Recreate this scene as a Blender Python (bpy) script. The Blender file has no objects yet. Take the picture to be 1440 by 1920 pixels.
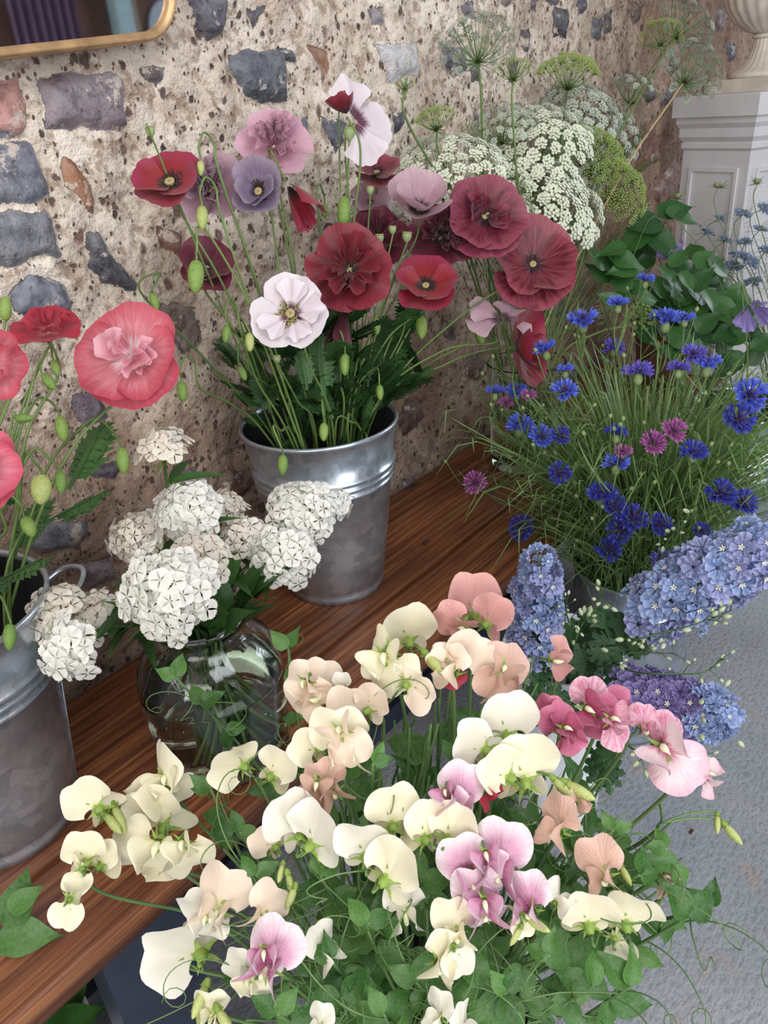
import bpy, math, random
import numpy as np
from mathutils import Matrix, Vector

# ---------------------------------------------------------------- camera
CAM_Z = 1.23
BENCH = 0.48
FPX = 1450.0
_B = np.array([1319., -860., FPX]); _N = np.array([220., 2782., FPX])
_X = _B / np.linalg.norm(_B); _Z = -_N / np.linalg.norm(_N)
_X = _X - _X.dot(_Z) * _Z; _X /= np.linalg.norm(_X); _Y = np.cross(_Z, _X)
RW = np.array([_X, _Y, _Z])                      # world = RW @ cam(x right, y down, z fwd)
CR, CU, CB = RW[:, 0], -RW[:, 1], -RW[:, 2]      # right, up, back in world
CP = np.array([0, 0, CAM_Z])
sc = bpy.context.scene
cam_d = bpy.data.cameras.new('camera'); cam = bpy.data.objects.new('camera', cam_d)
sc.collection.objects.link(cam); sc.camera = cam
cam_d.sensor_fit = 'AUTO'; cam_d.sensor_width = 36; cam_d.lens = FPX / 1920 * 36
cam_d.clip_start = 0.02; cam_d.clip_end = 60
cam.matrix_world = Matrix(((CR[0], CU[0], CB[0], 0), (CR[1], CU[1], CB[1], 0), (CR[2], CU[2], CB[2], CAM_Z), (0, 0, 0, 1)))

# ---------------------------------------------------------------- light
sc.view_settings.view_transform = 'Standard'; sc.view_settings.look = 'None'
sc.view_settings.gamma = 1; sc.view_settings.use_curve_mapping = False
sc.view_settings.exposure = 0.66
w = bpy.data.worlds.new('world'); sc.world = w; w.use_nodes = True
bg = w.node_tree.nodes['Background']; bg.inputs[0].default_value = (0.80, 0.88, 1.0, 1); bg.inputs[1].default_value = 0.24

def area(name, loc, target, sx, sy, power, col):
    d = bpy.data.lights.new(name, 'AREA'); d.shape = 'RECTANGLE'; d.size = sx; d.size_y = sy
    d.energy = power; d.color = col
    o = bpy.data.objects.new(name, d); sc.collection.objects.link(o)
    o.location = loc; v = Vector(target) - Vector(loc)
    o.rotation_euler = v.to_track_quat('-Z', 'Y').to_euler()
    return o
area('doorway_daylight', (-2.3, -0.9, 1.9), (0.5, 0.6, 0.7), 2.4, 1.9, 52, (1.0, 0.96, 0.90))
area('added_overhead_fill', (0.2, -0.9, 2.65), (0.45, 0.45, 0.5), 1.5, 1.1, 19, (0.94, 0.97, 1.0))  # made-up overhead fill, set above and behind the camera
area('far_window_daylight', (4.9, -1.2, 1.9), (2.5, 0.5, 0.9), 1.2, 1.2, 32, (0.84, 0.91, 1.0))
area('added_front_fill', (-0.1, -2.62, 1.3), (0.5, 0.6, 0.9), 1.5, 1.9, 30, (0.95, 0.97, 1.0))  # fill added at a made-up front doorway to brighten the bucket reflections

# ---------------------------------------------------------------- helpers
def ray(px, py): return RW @ (np.array([px - 720., py - 960., FPX]) / FPX)
def at(px, py, t=None, y=None, z=None):
    r = ray(px, py)
    if y is not None: t = y / r[1]
    if z is not None: t = (z - CAM_Z) / r[2]
    return CP + r * t
def depth(p): return float((np.array(p) - CP) @ (-CB))
def dome(px, py, c, R):
    """a point where the line of sight first meets the bush's rounded outline"""
    r = ray(px, py); c = np.array(c); R = np.array(R)
    o = (CP - c) / R; d = r / R
    a = d @ d; b = o @ d; k = o @ o - 1; D = b * b - a * k
    t = (-b - math.sqrt(D)) / a if D > 0 else -b / a
    return CP + r * t
def img(v):                                        # (right, up, toward viewer) -> world
    a = v[0] * CR + v[1] * CU + v[2] * CB
    return a / np.linalg.norm(a)
def frame(Zd, Yd, loc=(0, 0, 0), s=1.0):
    Zd = np.array(Zd, float); Zd /= np.linalg.norm(Zd); Yd = np.array(Yd, float)
    Yd = Yd - Yd.dot(Zd) * Zd; n = np.linalg.norm(Yd)
    if n < 1e-4: Yd = np.cross(Zd, [1, 0, .1]); n = np.linalg.norm(Yd)
    Yd /= n; Xd = np.cross(Yd, Zd)
    return Matrix(((Xd[0]*s, Yd[0]*s, Zd[0]*s, loc[0]), (Xd[1]*s, Yd[1]*s, Zd[1]*s, loc[1]), (Xd[2]*s, Yd[2]*s, Zd[2]*s, loc[2]), (0, 0, 0, 1)))
def nrm(v): v = np.array(v, float); return v / np.linalg.norm(v)

COL = sc.collection
def mesh(name, V, F, mat=None, smooth=True, uv=None):
    me = bpy.data.meshes.new(name)
    V = np.asarray(V, float)
    me.from_pydata(V.tolist(), [], F)
    if smooth: me.polygons.foreach_set('use_smooth', [True] * len(me.polygons))
    if uv is not None:
        ul = me.uv_layers.new(name='UVMap'); li = np.zeros(len(me.loops), int); me.loops.foreach_get('vertex_index', li)
        ul.data.foreach_set('uv', np.asarray(uv, float)[li].ravel())
    if mat: me.materials.append(mat)
    me.update()
    return me
def link(name, me, parent=None, M=None, label=None):
    o = bpy.data.objects.new(name, me); COL.objects.link(o)
    if parent is not None: o.parent = parent
    if M is not None: o.matrix_basis = M
    if label: o['label'] = label
    return o
def root(name, loc, label, cat, group=None):
    o = bpy.data.objects.new(name, None); COL.objects.link(o); o.location = tuple(loc)
    o.empty_display_size = 0.02
    o['label'] = label; o['category'] = cat
    if group: o['group'] = group


    return o
def rel(o, M): return Matrix.Translation(-Vector(o.location)) @ M
def tagstruct(o): o['kind'] = 'structure'; return o

class MB:
    def __init__(s): s.V = []; s.F = []; s.U = []; s.n = 0
    def add(s, V, F, U=None):
        V = np.asarray(V, float); s.V.append(V)
        s.F += [tuple(int(i) + s.n for i in f) for f in F]
        s.U.append(np.zeros((len(V), 2)) if U is None else np.asarray(U, float)); s.n += len(V)
    def box(s, lo, hi, M=None):
        x0, y0, z0 = lo; x1, y1, z1 = hi
        V = np.array([(x0,y0,z0),(x1,y0,z0),(x1,y1,z0),(x0,y1,z0),(x0,y0,z1),(x1,y0,z1),(x1,y1,z1),(x0,y1,z1)], float)
        if M is not None: V = tf(M, V)
        s.add(V, [(0,3,2,1),(4,5,6,7),(0,1,5,4),(1,2,6,5),(2,3,7,6),(3,0,4,7)])
    def mesh(s, name, mat, smooth=True):
        return mesh(name, np.vstack(s.V), s.F, mat, smooth, np.vstack(s.U))
def tf(M, V):
    A = np.array(M); V = np.asarray(V, float)
    return V @ A[:3, :3].T + A[:3, 3]
def gridF(nu, nv, off=0, wrap=False):
    F = []
    for j in range(nv - 1):
        for i in range(nu if wrap else nu - 1):
            a = j*nu + i; b = j*nu + (i+1) % nu
            F.append((a+off, b+off, b+nu+off, a+nu+off))
    return F
def spline(P, n=6):
    P = [np.array(p, float) for p in P]; Q = []
    P = [2*P[0]-P[1]] + P + [2*P[-1]-P[-2]]
    for i in range(1, len(P)-2):
        for k in range(n):
            t = k/n; a, b, c, d = P[i-1:i+3]
            Q.append(.5*((2*b)+(-a+c)*t+(2*a-5*b+4*c-d)*t*t+(-a+3*b-3*c+d)*t**3))
    Q.append(P[-2]); return np.array(Q)
def tube(Q, r0, r1=None, ns=6, rf=None):
    Q = np.asarray(Q, float); r1 = r0 if r1 is None else r1; m = len(Q)
    T = np.gradient(Q, axis=0); T /= (np.linalg.norm(T, axis=1)[:, None] + 1e-9)
    N = np.cross(T[0], [0.3, 0.2, 1]); 
    if np.linalg.norm(N) < 1e-3: N = np.cross(T[0], [1, 0, 0])
    N /= np.linalg.norm(N); V = []
    for i in range(m):
        N = N - N.dot(T[i])*T[i]; N /= np.linalg.norm(N) + 1e-9; Bn = np.cross(T[i], N)
        r = (r0 + (r1-r0)*i/(m-1)) if rf is None else rf(i/(m-1))
        for k in range(ns):
            a = 2*math.pi*k/ns; V.append(Q[i] + r*(math.cos(a)*N + math.sin(a)*Bn))
    F = gridF(ns, m, 0, True); F.append(tuple(range(ns))[::-1]); F.append(tuple(range((m-1)*ns, m*ns)))
    return np.array(V), F
def lathe(prof, n=48, ridge=None):
    V = []
    for (r, z) in prof:
        for k in range(n):
            a = 2*math.pi*k/n; rr = r*(1 + (ridge(a, z) if ridge else 0)); V.append((rr*math.cos(a), rr*math.sin(a), z))
    return np.array(V), gridF(n, len(prof), 0, True)

# value noise
_T = np.random.RandomState(7).rand(256, 256)
def vn(x, z):
    x = np.asarray(x, float); z = np.asarray(z, float)
    xi = np.floor(x).astype(int); zi = np.floor(z).astype(int); fx = x-xi; fz = z-zi
    fx = fx*fx*(3-2*fx); fz = fz*fz*(3-2*fz)
    g = lambda a, b: _T[a % 256, b % 256]
    return (g(xi,zi)*(1-fx)+g(xi+1,zi)*fx)*(1-fz) + (g(xi,zi+1)*(1-fx)+g(xi+1,zi+1)*fx)*fz
def fbm(x, z, s, o=4):
    r = 0; a = .5
    for k in range(o): r = r + a*vn(x*s+17.3*k, z*s+5.1*k); s *= 2.03; a *= .5
    return r

# ---------------------------------------------------------------- materials
def lin(c):
    return tuple(((v/255)/12.92 if v/255 <= .04045 else ((v/255+.055)/1.055)**2.4) for v in c)
def newmat(name):
    m = bpy.data.materials.new(name); m.use_nodes = True; nt = m.node_tree; nt.nodes.clear()
    return m, nt
def nd(nt, t, **k):
    n = nt.nodes.new(t)
    for a, b in k.items():
        if a.startswith('i_'):
            key = a[2:]; key = int(key) if key.isdigit() else key.replace('_', ' ')
            n.inputs[key].default_value = b
        else: setattr(n, a, b)
    return n
def ramp(nt, fac, stops, interp='LINEAR'):
    r = nt.nodes.new('ShaderNodeValToRGB'); r.color_ramp.interpolation = interp
    while len(r.color_ramp.elements) < len(stops): r.color_ramp.elements.new(.5)
    for e, (p, c) in zip(r.color_ramp.elements, stops):
        e.position = p; e.color = (c if len(c) == 4 else (*c, 1)) if hasattr(c, '__len__') else (c, c, c, 1)
    if fac is not None: nt.links.new(fac, r.inputs[0])
    return r.outputs[0]
def noise(nt, vec, scale, detail=4, rough=.55):
    n = nd(nt, 'ShaderNodeTexNoise'); n.inputs['Scale'].default_value = scale; n.inputs['Detail'].default_value = detail; n.inputs['Roughness'].default_value = rough
    if vec is not None: nt.links.new(vec, n.inputs['Vector'])
    return n.outputs['Fac']
def mix(nt, f, a, b, mode='MIX'):
    n = nd(nt, 'ShaderNodeMix', data_type='RGBA', blend_type=mode)
    for s, v in ((n.inputs[0], f), (n.inputs[6], a), (n.inputs[7], b)):
        if hasattr(v, 'is_output'): nt.links.new(v, s)
        else: s.default_value = v if not hasattr(v, '__len__') else ((*v, 1) if len(v) == 3 else v)
    return n.outputs[2]
def mth(nt, op, a, b=None, c=None, clamp=False):
    n = nd(nt, 'ShaderNodeMath', operation=op); n.use_clamp = clamp
    for i, v in enumerate((a, b, c)):
        if v is None: continue
        if hasattr(v, 'is_output'): nt.links.new(v, n.inputs[i])
        else: n.inputs[i].default_value = v
    return n.outputs[0]
def mapping(nt, vec, scale):
    m = nd(nt, 'ShaderNodeMapping'); m.inputs['Scale'].default_value = scale; nt.links.new(vec, m.inputs['Vector']); return m.outputs[0]
def out(nt, sh):
    o = nd(nt, 'ShaderNodeOutputMaterial'); nt.links.new(sh, o.inputs[0])
def princ(nt, col, rough=.5, metal=0, bump=None, bstr=.3, bdist=.002, **kw):
    p = nd(nt, 'ShaderNodeBsdfPrincipled')
    for key, v in (('Base Color', col), ('Roughness', rough), ('Metallic', metal)):
        if hasattr(v, 'is_output'): nt.links.new(v, p.inputs[key])
        else: p.inputs[key].default_value = v if not hasattr(v, '__len__') else (*v[:3], 1)
    for k, v in kw.items(): p.inputs[k.replace('_', ' ')].default_value = v
    if bump is not None:
        b = nd(nt, 'ShaderNodeBump'); b.inputs['Strength'].default_value = bstr; b.inputs['Distance'].default_value = bdist
        nt.links.new(bump, b.inputs['Height']); nt.links.new(b.outputs[0], p.inputs['Normal'])
    return p.outputs[0]
def petal_mat(name, c0, c1, c2, blotch=.2, streak=.35, trans=.3, edge=.85, streakcol=None):
    """petal colour runs from base c0 over body c1 to rim c2, with fine veins along the petal"""
    m, nt = newmat(name); c0, c1, c2 = lin(c0), lin(c1), lin(c2)
    uv = nd(nt, 'ShaderNodeTexCoord').outputs['UV']
    sp = nd(nt, 'ShaderNodeSeparateXYZ'); nt.links.new(uv, sp.inputs[0]); v = sp.outputs['Y']
    nv = noise(nt, mapping(nt, uv, (26, 2.2, 1)), 1.0, 3, .6)
    vv = mth(nt, 'ADD', v, mth(nt, 'MULTIPLY', mth(nt, 'SUBTRACT', nv, .5), .45 if streak > 0 else .1))
    base = ramp(nt, vv, [(max(blotch-.06, 0), c0), (blotch+.10, c1), (edge-.25, c1), (edge+.1, c2)])
    dk = lin(streakcol) if streakcol else tuple(x*.45 for x in c1)
    f = mth(nt, 'MULTIPLY', ramp(nt, nv, [(.42, 0.0), (.66, 1.0)]), streak)
    col = mix(nt, f, base, dk)
    bp = noise(nt, mapping(nt, uv, (34, 3, 1)), 1.0, 3)
    s = princ(nt, col, .5, bump=bp, bstr=.6 if streak >= .2 else .25, bdist=.0016, Sheen_Weight=.15)
    tr = nd(nt, 'ShaderNodeBsdfTranslucent'); nt.links.new(col, tr.inputs[0])
    mx = nd(nt, 'ShaderNodeMixShader'); mx.inputs[0].default_value = trans
    nt.links.new(s, mx.inputs[1]); nt.links.new(tr.outputs[0], mx.inputs[2]); out(nt, mx.outputs[0])
    return m
def leaf_mat(name, ca, cb, rough=.45, trans=.22, scale=14):
    m, nt = newmat(name); ca, cb = lin(ca), lin(cb)
    oc = nd(nt, 'ShaderNodeTexCoord').outputs['Object']
    n = noise(nt, oc, scale, 3)
    rnd = nd(nt, 'ShaderNodeObjectInfo').outputs['Random']
    f = mth(nt, 'ADD', mth(nt, 'MULTIPLY', ramp(nt, n, [(.3, 0.), (.7, 1.)]), .5), mth(nt, 'MULTIPLY', rnd, .5))
    col = mix(nt, f, ca, cb)
    s = princ(nt, col, rough, bump=noise(nt, oc, 300, 2), bstr=.12, bdist=.001)
    tr = nd(nt, 'ShaderNodeBsdfTranslucent'); nt.links.new(col, tr.inputs[0])
    mx = nd(nt, 'ShaderNodeMixShader'); mx.inputs[0].default_value = trans
    nt.links.new(s, mx.inputs[1]); nt.links.new(tr.outputs[0], mx.inputs[2]); out(nt, mx.outputs[0])
    return m
def plain(name, c, rough=.5, metal=0, var=.15, scale=30, bstr=.15, bdist=.001, **kw):
    m, nt = newmat(name); c = lin(c); oc = nd(nt, 'ShaderNodeTexCoord').outputs['Object']
    n = noise(nt, oc, scale, 4)
    col = mix(nt, ramp(nt, n, [(.3, 0.), (.7, 1.)]), tuple(x*(1-var) for x in c), tuple(min(x*(1+var), 1) for x in c))
    out(nt, princ(nt, col, rough, metal, bump=n, bstr=bstr, bdist=bdist, **kw)); return m

# wall
def wall_mat():
    m, nt = newmat('flint_rubble_and_lime_mortar')
    tc = nd(nt, 'ShaderNodeTexCoord').outputs['Object']
    am = nd(nt, 'ShaderNodeAttribute', attribute_name='mask').outputs['Fac']
    ac = nd(nt, 'ShaderNodeAttribute', attribute_name='stone').outputs['Color']
    ad = nd(nt, 'ShaderNodeAttribute', attribute_name='dirt_shade').outputs['Fac']
    n1 = noise(nt, tc, 9, 6, .62); n2 = noise(nt, tc, 45, 5, .65); n3 = noise(nt, tc, 160, 3, .6)
    cream = mix(nt, ramp(nt, n1, [(.33, 0.), (.66, 1.)]), lin((186, 168, 152)), lin((232, 221, 208)))
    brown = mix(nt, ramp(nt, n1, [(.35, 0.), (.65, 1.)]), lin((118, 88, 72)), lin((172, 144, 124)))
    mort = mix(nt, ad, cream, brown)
    mort = mix(nt, ramp(nt, n2, [(.40, .7), (.50, 0.)]), mort, lin((138, 112, 94)))
    # embedded grit and pits
    def spots(scale, pick, size, col, base):
        wv = mapping(nt, tc, (1, 1, .8))
        vo = nd(nt, 'ShaderNodeTexVoronoi'); vo.inputs['Scale'].default_value = scale; vo.inputs['Randomness'].default_value = 1
        off = nd(nt, 'ShaderNodeVectorMath', operation='ADD'); 
        nc = nd(nt, 'ShaderNodeTexNoise'); nc.inputs['Scale'].default_value = scale*1.3; nt.links.new(wv, nc.inputs['Vector'])
        scn = nd(nt, 'ShaderNodeVectorMath', operation='SCALE'); scn.inputs['Scale'].default_value = .6/scale
        nt.links.new(nc.outputs['Color'], scn.inputs[0]); nt.links.new(wv, off.inputs[0]); nt.links.new(scn.outputs[0], off.inputs[1])
        nt.links.new(off.outputs[0], vo.inputs['Vector'])
        s = nd(nt, 'ShaderNodeSeparateColor'); nt.links.new(vo.outputs['Color'], s.inputs[0])
        sel = mth(nt, 'LESS_THAN', s.outputs[0], pick)
        k = ramp(nt, vo.outputs['Distance'], [(size*.6, 1.), (size, 0.)])
        f = mth(nt, 'MULTIPLY', sel, k)
        c2 = mix(nt, s.outputs[1], col, tuple(x*1.9 for x in col))
        return mix(nt, f, base, c2), f
    mort, f1 = spots(62, .30, .33, lin((78, 62, 58)), mort)
    mort, f2 = spots(140, .24, .36, lin((88, 70, 62)), mort)
    mort, f3 = spots(30, .14, .30, lin((98, 78, 70)), mort)
    # stones
    sn = noise(nt, tc, 26, 6, .7)
    stc = mix(nt, ramp(nt, sn, [(.38, 0.), (.75, .38)]), ac, mix(nt, .5, ac, (1, 1, 1)), 'MIX')
    stc = mix(nt, ramp(nt, noise(nt, tc, 60, 5), [(.34, .7), (.52, 0.)]), stc, mix(nt, .6, ac, (.01, .01, .015)))
    smear = ramp(nt, noise(nt, tc, 21, 7, .75), [(.575, 0.), (.615, 1.)])
    stc = mix(nt, mth(nt, 'MULTIPLY', smear, .85), stc, lin((196, 182, 170)))
    mk = mth(nt, 'ADD', am, mth(nt, 'MULTIPLY', mth(nt, 'SUBTRACT', noise(nt, tc, 50, 5, .7), .5), 1.1))
    mk = ramp(nt, mk, [(.46, 0.), (.54, 1.)])
    col = mix(nt, mk, mort, stc)
    h = mth(nt, 'ADD', mth(nt, 'MULTIPLY', n2, 1.0), mth(nt, 'MULTIPLY', n3, .35))
    h = mth(nt, 'SUBTRACT', h, mth(nt, 'MULTIPLY', mth(nt, 'ADD', f1, mth(nt, 'ADD', f2, f3)), .30))
    h = mth(nt, 'ADD', mth(nt, 'MULTIPLY', h, mth(nt, 'SUBTRACT', 1.0, mth(nt, 'MULTIPLY', mk, .6))), mth(nt, 'MULTIPLY', mk, .15))
    rg = mth(nt, 'SUBTRACT', .9, mth(nt, 'MULTIPLY', mk, .35))
    out(nt, princ(nt, col, rg, bump=h, bstr=1.0, bdist=.010)); return m
def wood_mat():
    m, nt = newmat('waxed_scaffold_board'); tc = nd(nt, 'ShaderNodeTexCoord').outputs['Object']
    g = noise(nt, mapping(nt, tc, (1.0, 34, 34)), 3.0, 8, .7)
    g2 = noise(nt, mapping(nt, tc, (2.5, 110, 110)), 2.0, 4, .6)
    big = noise(nt, mapping(nt, tc, (1.5, 5, 5)), 2.0, 3)
    col = ramp(nt, g, [(.28, lin((66, 34, 22))), (.45, lin((114, 64, 38))), (.58, lin((150, 94, 58))), (.75, lin((184, 130, 88)))])
    col = mix(nt, ramp(nt, g2, [(.46, .0), (.62, .45)]), col, lin((56, 32, 22)))
    col = mix(nt, ramp(nt, big, [(.45, .0), (.68, .55)]), col, lin((60, 32, 22)))
    vo = nd(nt, 'ShaderNodeTexVoronoi'); vo.inputs['Scale'].default_value = 1; nt.links.new(mapping(nt, tc, (3.2, 7, 7)), vo.inputs['Vector'])
    col = mix(nt, ramp(nt, vo.outputs['Distance'], [(.05, .85), (.10, 0.)]), col, lin((40, 22, 16)))
    rg = ramp(nt, g, [(.3, .5), (.7, .34)])
    out(nt, princ(nt, col, rg, bump=mth(nt, 'ADD', g, mth(nt, 'MULTIPLY', g2, .6)), bstr=.5, bdist=.002)); return m
def floor_mat():
    m, nt = newmat('grey_concrete_floor'); tc = nd(nt, 'ShaderNodeTexCoord').outputs['Object']
    a = noise(nt, tc, 2.2, 5, .6); b = noise(nt, mapping(nt, tc, (1, 1.6, 1)), 75, 4, .6); c = noise(nt, tc, 12, 5, .6)
    col = mix(nt, ramp(nt, a, [(.35, 0.), (.65, 1.)]), lin((130, 136, 144)), lin((156, 159, 165)))
    col = mix(nt, ramp(nt, c, [(.58, 0.), (.72, .6)]), col, lin((158, 138, 126)))
    col = mix(nt, ramp(nt, b, [(.36, .4), (.5, 0.)]), col, lin((92, 92, 98)))
    out(nt, princ(nt, col, .75, bump=mth(nt, 'ADD', b, mth(nt, 'MULTIPLY', c, .6)), bstr=.7, bdist=.006)); return m
def zinc_mat():
    m, nt = newmat('galvanised_zinc'); tc = nd(nt, 'ShaderNodeTexCoord').outputs['Object']
    vo = nd(nt, 'ShaderNodeTexVoronoi'); vo.inputs['Scale'].default_value = 60; nt.links.new(tc, vo.inputs['Vector'])
    n = noise(nt, tc, 22, 5, .65); s = noise(nt, mapping(nt, tc, (50, 50, 5)), 3, 3)
    sp = nd(nt, 'ShaderNodeSeparateColor'); nt.links.new(vo.outputs['Color'], sp.inputs[0])
    col = mix(nt, sp.outputs[0], lin((172, 182, 194)), lin((202, 211, 222)))
    col = mix(nt, ramp(nt, n, [(.55, 0.), (.70, .7)]), col, lin((214, 218, 222)))
    col = mix(nt, ramp(nt, noise(nt, tc, 150, 2), [(.66, 0.), (.72, .6)]), col, lin((225, 228, 230)))
    rg = ramp(nt, mth(nt, 'ADD', mth(nt, 'MULTIPLY', n, .7), mth(nt, 'MULTIPLY', s, .3)), [(.35, .22), (.7, .42)])
    out(nt, princ(nt, col, rg, .78, bump=n, bstr=.12, bdist=.002)); return m
def glass_mat(name, col=(1, 1, 1), ior=1.45):
    m, nt = newmat(name); tc = nd(nt, 'ShaderNodeTexCoord').outputs['Object']
    out(nt, princ(nt, col, .01, bump=noise(nt, tc, 14, 2), bstr=.02, bdist=.002, Transmission_Weight=1.0, IOR=ior)); return m

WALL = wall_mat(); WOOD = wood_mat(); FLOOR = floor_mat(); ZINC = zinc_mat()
GLASS = glass_mat('clear_jar_glass', (.97, 1, .985)); WATER = glass_mat('vase_water', (.86, .95, .84), 1.33)
STEEL = plain('blue_black_painted_steel', (48, 54, 70), .4, .2)
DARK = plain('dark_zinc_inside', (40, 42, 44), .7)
GOLD = plain('brass_gilt_frame', (186, 152, 112), .4, .6, .25, 40)
WHITEP = plain('white_enamel', (226, 230, 236), .35)
GREYPLINTH = plain('pale_painted_plinth', (205, 204, 208), .55, 0, .06, 12)
STONEURN = plain('weathered_cream_stone', (206, 196, 186), .7, 0, .12, 25)
BROWNWALL = plain('brown_plaster', (118, 92, 84), .9, 0, .25, 5)
CURTAIN = plain('mauve_cloth', (128, 108, 140), .9, 0, .12, 8)
PALEBLUE = plain('pale_blue_paint', (170, 205, 214), .6)
BEIGEP = plain('beige_paint', (150, 138, 120), .7)
CEIL = plain('whitewashed_boards', (205, 200, 192), .9, 0, .1, 6)
STEM = leaf_mat('stem_green', (74, 104, 50), (118, 142, 78), .45, .08)
STEMD = leaf_mat('stem_dark_green', (44, 72, 38), (76, 104, 56), .45, .08)
STEMPEA = leaf_mat('pea_stem_green', (70, 108, 56), (122, 150, 92), .45, .12)
LEAFP = leaf_mat('poppy_leaf_green', (36, 70, 38), (74, 112, 58), .5, .2)
LEAFPEA = leaf_mat('pea_leaf_green', (28, 76, 26), (96, 140, 66), .4, .25)
LEAFW = leaf_mat('sweet_william_leaf', (36, 68, 36), (74, 112, 52), .4, .2)
LEAFC = leaf_mat('cornflower_leaf', (62, 96, 50), (126, 154, 92), .5, .2)
LEAFD = leaf_mat('delphinium_leaf', (28, 64, 34), (58, 98, 50), .5, .15)
LEAFX = leaf_mat('broad_dark_leaf', (28, 66, 34), (62, 110, 48), .4, .2)
BUD = leaf_mat('poppy_bud_green', (96, 132, 58), (136, 160, 80), .55, .1, 60)
BUDY = leaf_mat('young_bud_yellow_green', (150, 166, 84), (196, 200, 134), .5, .15)
CALYX = leaf_mat('calyx_green', (116, 150, 60), (160, 184, 92), .5, .2)
POD = plain('poppy_pod', (134, 150, 104), .55, 0, .15, 90)
PODCAP = plain('poppy_pod_cap', (164, 148, 104), .6)
STAMD = plain('dark_stamens', (58, 42, 40), .7)
STAMY = plain('olive_stamens', (150, 146, 84), .7)
AMW = plain('ammi_white', (214, 220, 198), .6, 0, .08, 200, Sheen_Weight=.2)
AMG = plain('ammi_lime', (150, 172, 92), .6, 0, .12, 200)
AMC = plain('ammi_grey_white', (178, 188, 172), .6, 0, .1, 200)
STRAW = plain('dry_straw_stem', (176, 160, 112), .6)
# ---------------------------------------------------------------- setting
WY = 0.99                                          # face of the flint wall

STONES = [  # outline traced on the wall face, colour, bulge
 ([(-40,145),(42,148),(60,235),(52,252),(-40,258)], (176,124,116), .006), ([(80,142),(215,138),(236,155),(242,238),(112,250),(95,235)], (118,104,112), .007),
 ([(-40,270),(70,264),(95,345),(97,370),(0,386),(-40,388)], (98,100,114), .007), ([(-40,405),(85,394),(120,478),(30,498),(-40,505)], (104,106,114), .007),
 ([(20,555),(62,520),(120,530),(145,568),(140,592),(75,602),(30,590)], (98,102,118), .008), ([(165,440),(190,435),(222,482),(258,532),(250,546),(200,536),(172,500)], (56,54,66), .012),
 ([(445,110),(478,90),(558,95),(568,125),(546,120),(556,190),(500,192),(470,176),(447,150)], (62,68,82), .014), ([(352,-10),(415,-10),(430,72),(402,78),(372,48)], (72,68,82), .012),
 ([(258,116),(308,122),(306,142),(294,166),(280,148)], (88,76,82), .005), ([(125,305),(150,308),(186,370),(190,402),(160,384),(120,350)], (142,96,66), .004),
 ([(582,80),(622,92),(632,130),(622,162),(612,120)], (140,96,70), -.004), ([(708,82),(790,84),(788,140),(732,152)], (186,184,188), .010),
 ([(832,85),(870,88),(876,130),(852,146),(835,122)], (84,82,92), .010), ([(550,220),(586,225),(584,280),(570,292),(556,250)], (66,68,82), .008),
 ([(468,18),(502,8),(482,52)], (70,62,70), .006), ([(610,222),(660,228),(648,268),(630,285),(620,250)], (60,62,76), .008), ([(738,212),(766,208),(765,236),(746,250)], (58,58,74), .006),
 ([(300,420),(352,438),(346,486),(310,470)], (116,72,56), .004), ([(300,575),(372,578),(390,640),(350,668),(318,622)], (100,80,70), -.004),
 ([(142,742),(190,738),(212,782),(178,806),(150,790)], (84,68,82), .008), ([(36,985),(158,972),(168,1004),(92,1046),(44,1034)], (104,106,118), .008),
 ([(168,866),(232,872),(216,912),(182,902)], (66,62,74), .008), ([(326,900),(370,880),(380,930),(350,950)], (96,90,98), .005),
 ([(1043,14),(1065,18),(1064,74),(1048,72)], (48,44,54), .008), ([(1000,-6),(1014,-6),(1016,14),(1002,16)], (70,60,72), .006), ([(1028,-6),(1054,-6),(1050,12),(1034,8)], (60,54,64), .006),
 ([(984,54),(1000,52),(998,94),(986,92)], (60,46,50), .006), ([(1115,28),(1132,32),(1128,78),(1112,72)], (70,72,82), .008), ([(1136,30),(1154,22),(1146,66),(1138,60)], (62,48,50), .005),
 ([(1342,22),(1362,6),(1358,58),(1346,60)], (92,62,54), .004), ([(1364,82),(1376,78),(1376,112),(1366,118)], (60,50,56), .008), ([(1256,95),(1268,90),(1268,130),(1256,140)], (80,58,56), .006),
 ([(1392,20),(1404,14),(1402,60),(1392,56)], (84,58,52), .004), ([(1208,172),(1228,160),(1236,184),(1216,196)], (58,46,46), .006), ([(1240,180),(1262,158),(1258,190),(1240,200)], (56,44,46), .006),
 ([(836,598),(862,608),(852,642),(838,632)], (78,60,52), -.004), ([(755,550),(792,560),(800,600),(770,610)], (132,118,108), .008), ([(60,1262),(112,1256),(100,1296),(62,1300)], (74,78,92), .010),
 ([(40,1080),(96,1064),(110,1100),(60,1122)], (112,88,82), .006), ([(152,1065),(206,1046),(220,1090),(170,1110)], (136,118,124), .006), ([(1010,560),(1060,545),(1066,590),(1020,600)], (96,84,80), .006),
 ([(700,18),(724,14),(730,50),(706,46)], (120,112,116), .005), ([(872,8),(890,4),(892,38),(876,34)], (108,100,108), .006), ([(880,120),(902,112),(904,150),(886,156)], (70,58,60), .005),
 ([(1186,250),(1230,226),(1240,300),(1196,330)], (120,70,52), .005), ([(1230,360),(1268,300),(1272,360),(1240,392)], (128,80,60), .005), ([(960,120),(975,116),(975,150),(962,150)], (64,50,54), .005)]
def in_poly(x, z, P):
    c = np.zeros(x.shape, bool); n = len(P)
    for i in range(n):
        x1, z1 = P[i]; x2, z2 = P[(i+1) % n]
        if z1 == z2: continue
        k = ((z1 > z) != (z2 > z)) & (x < (x2-x1)*(z-z1)/(z2-z1)+x1); c ^= k
    return c
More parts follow.
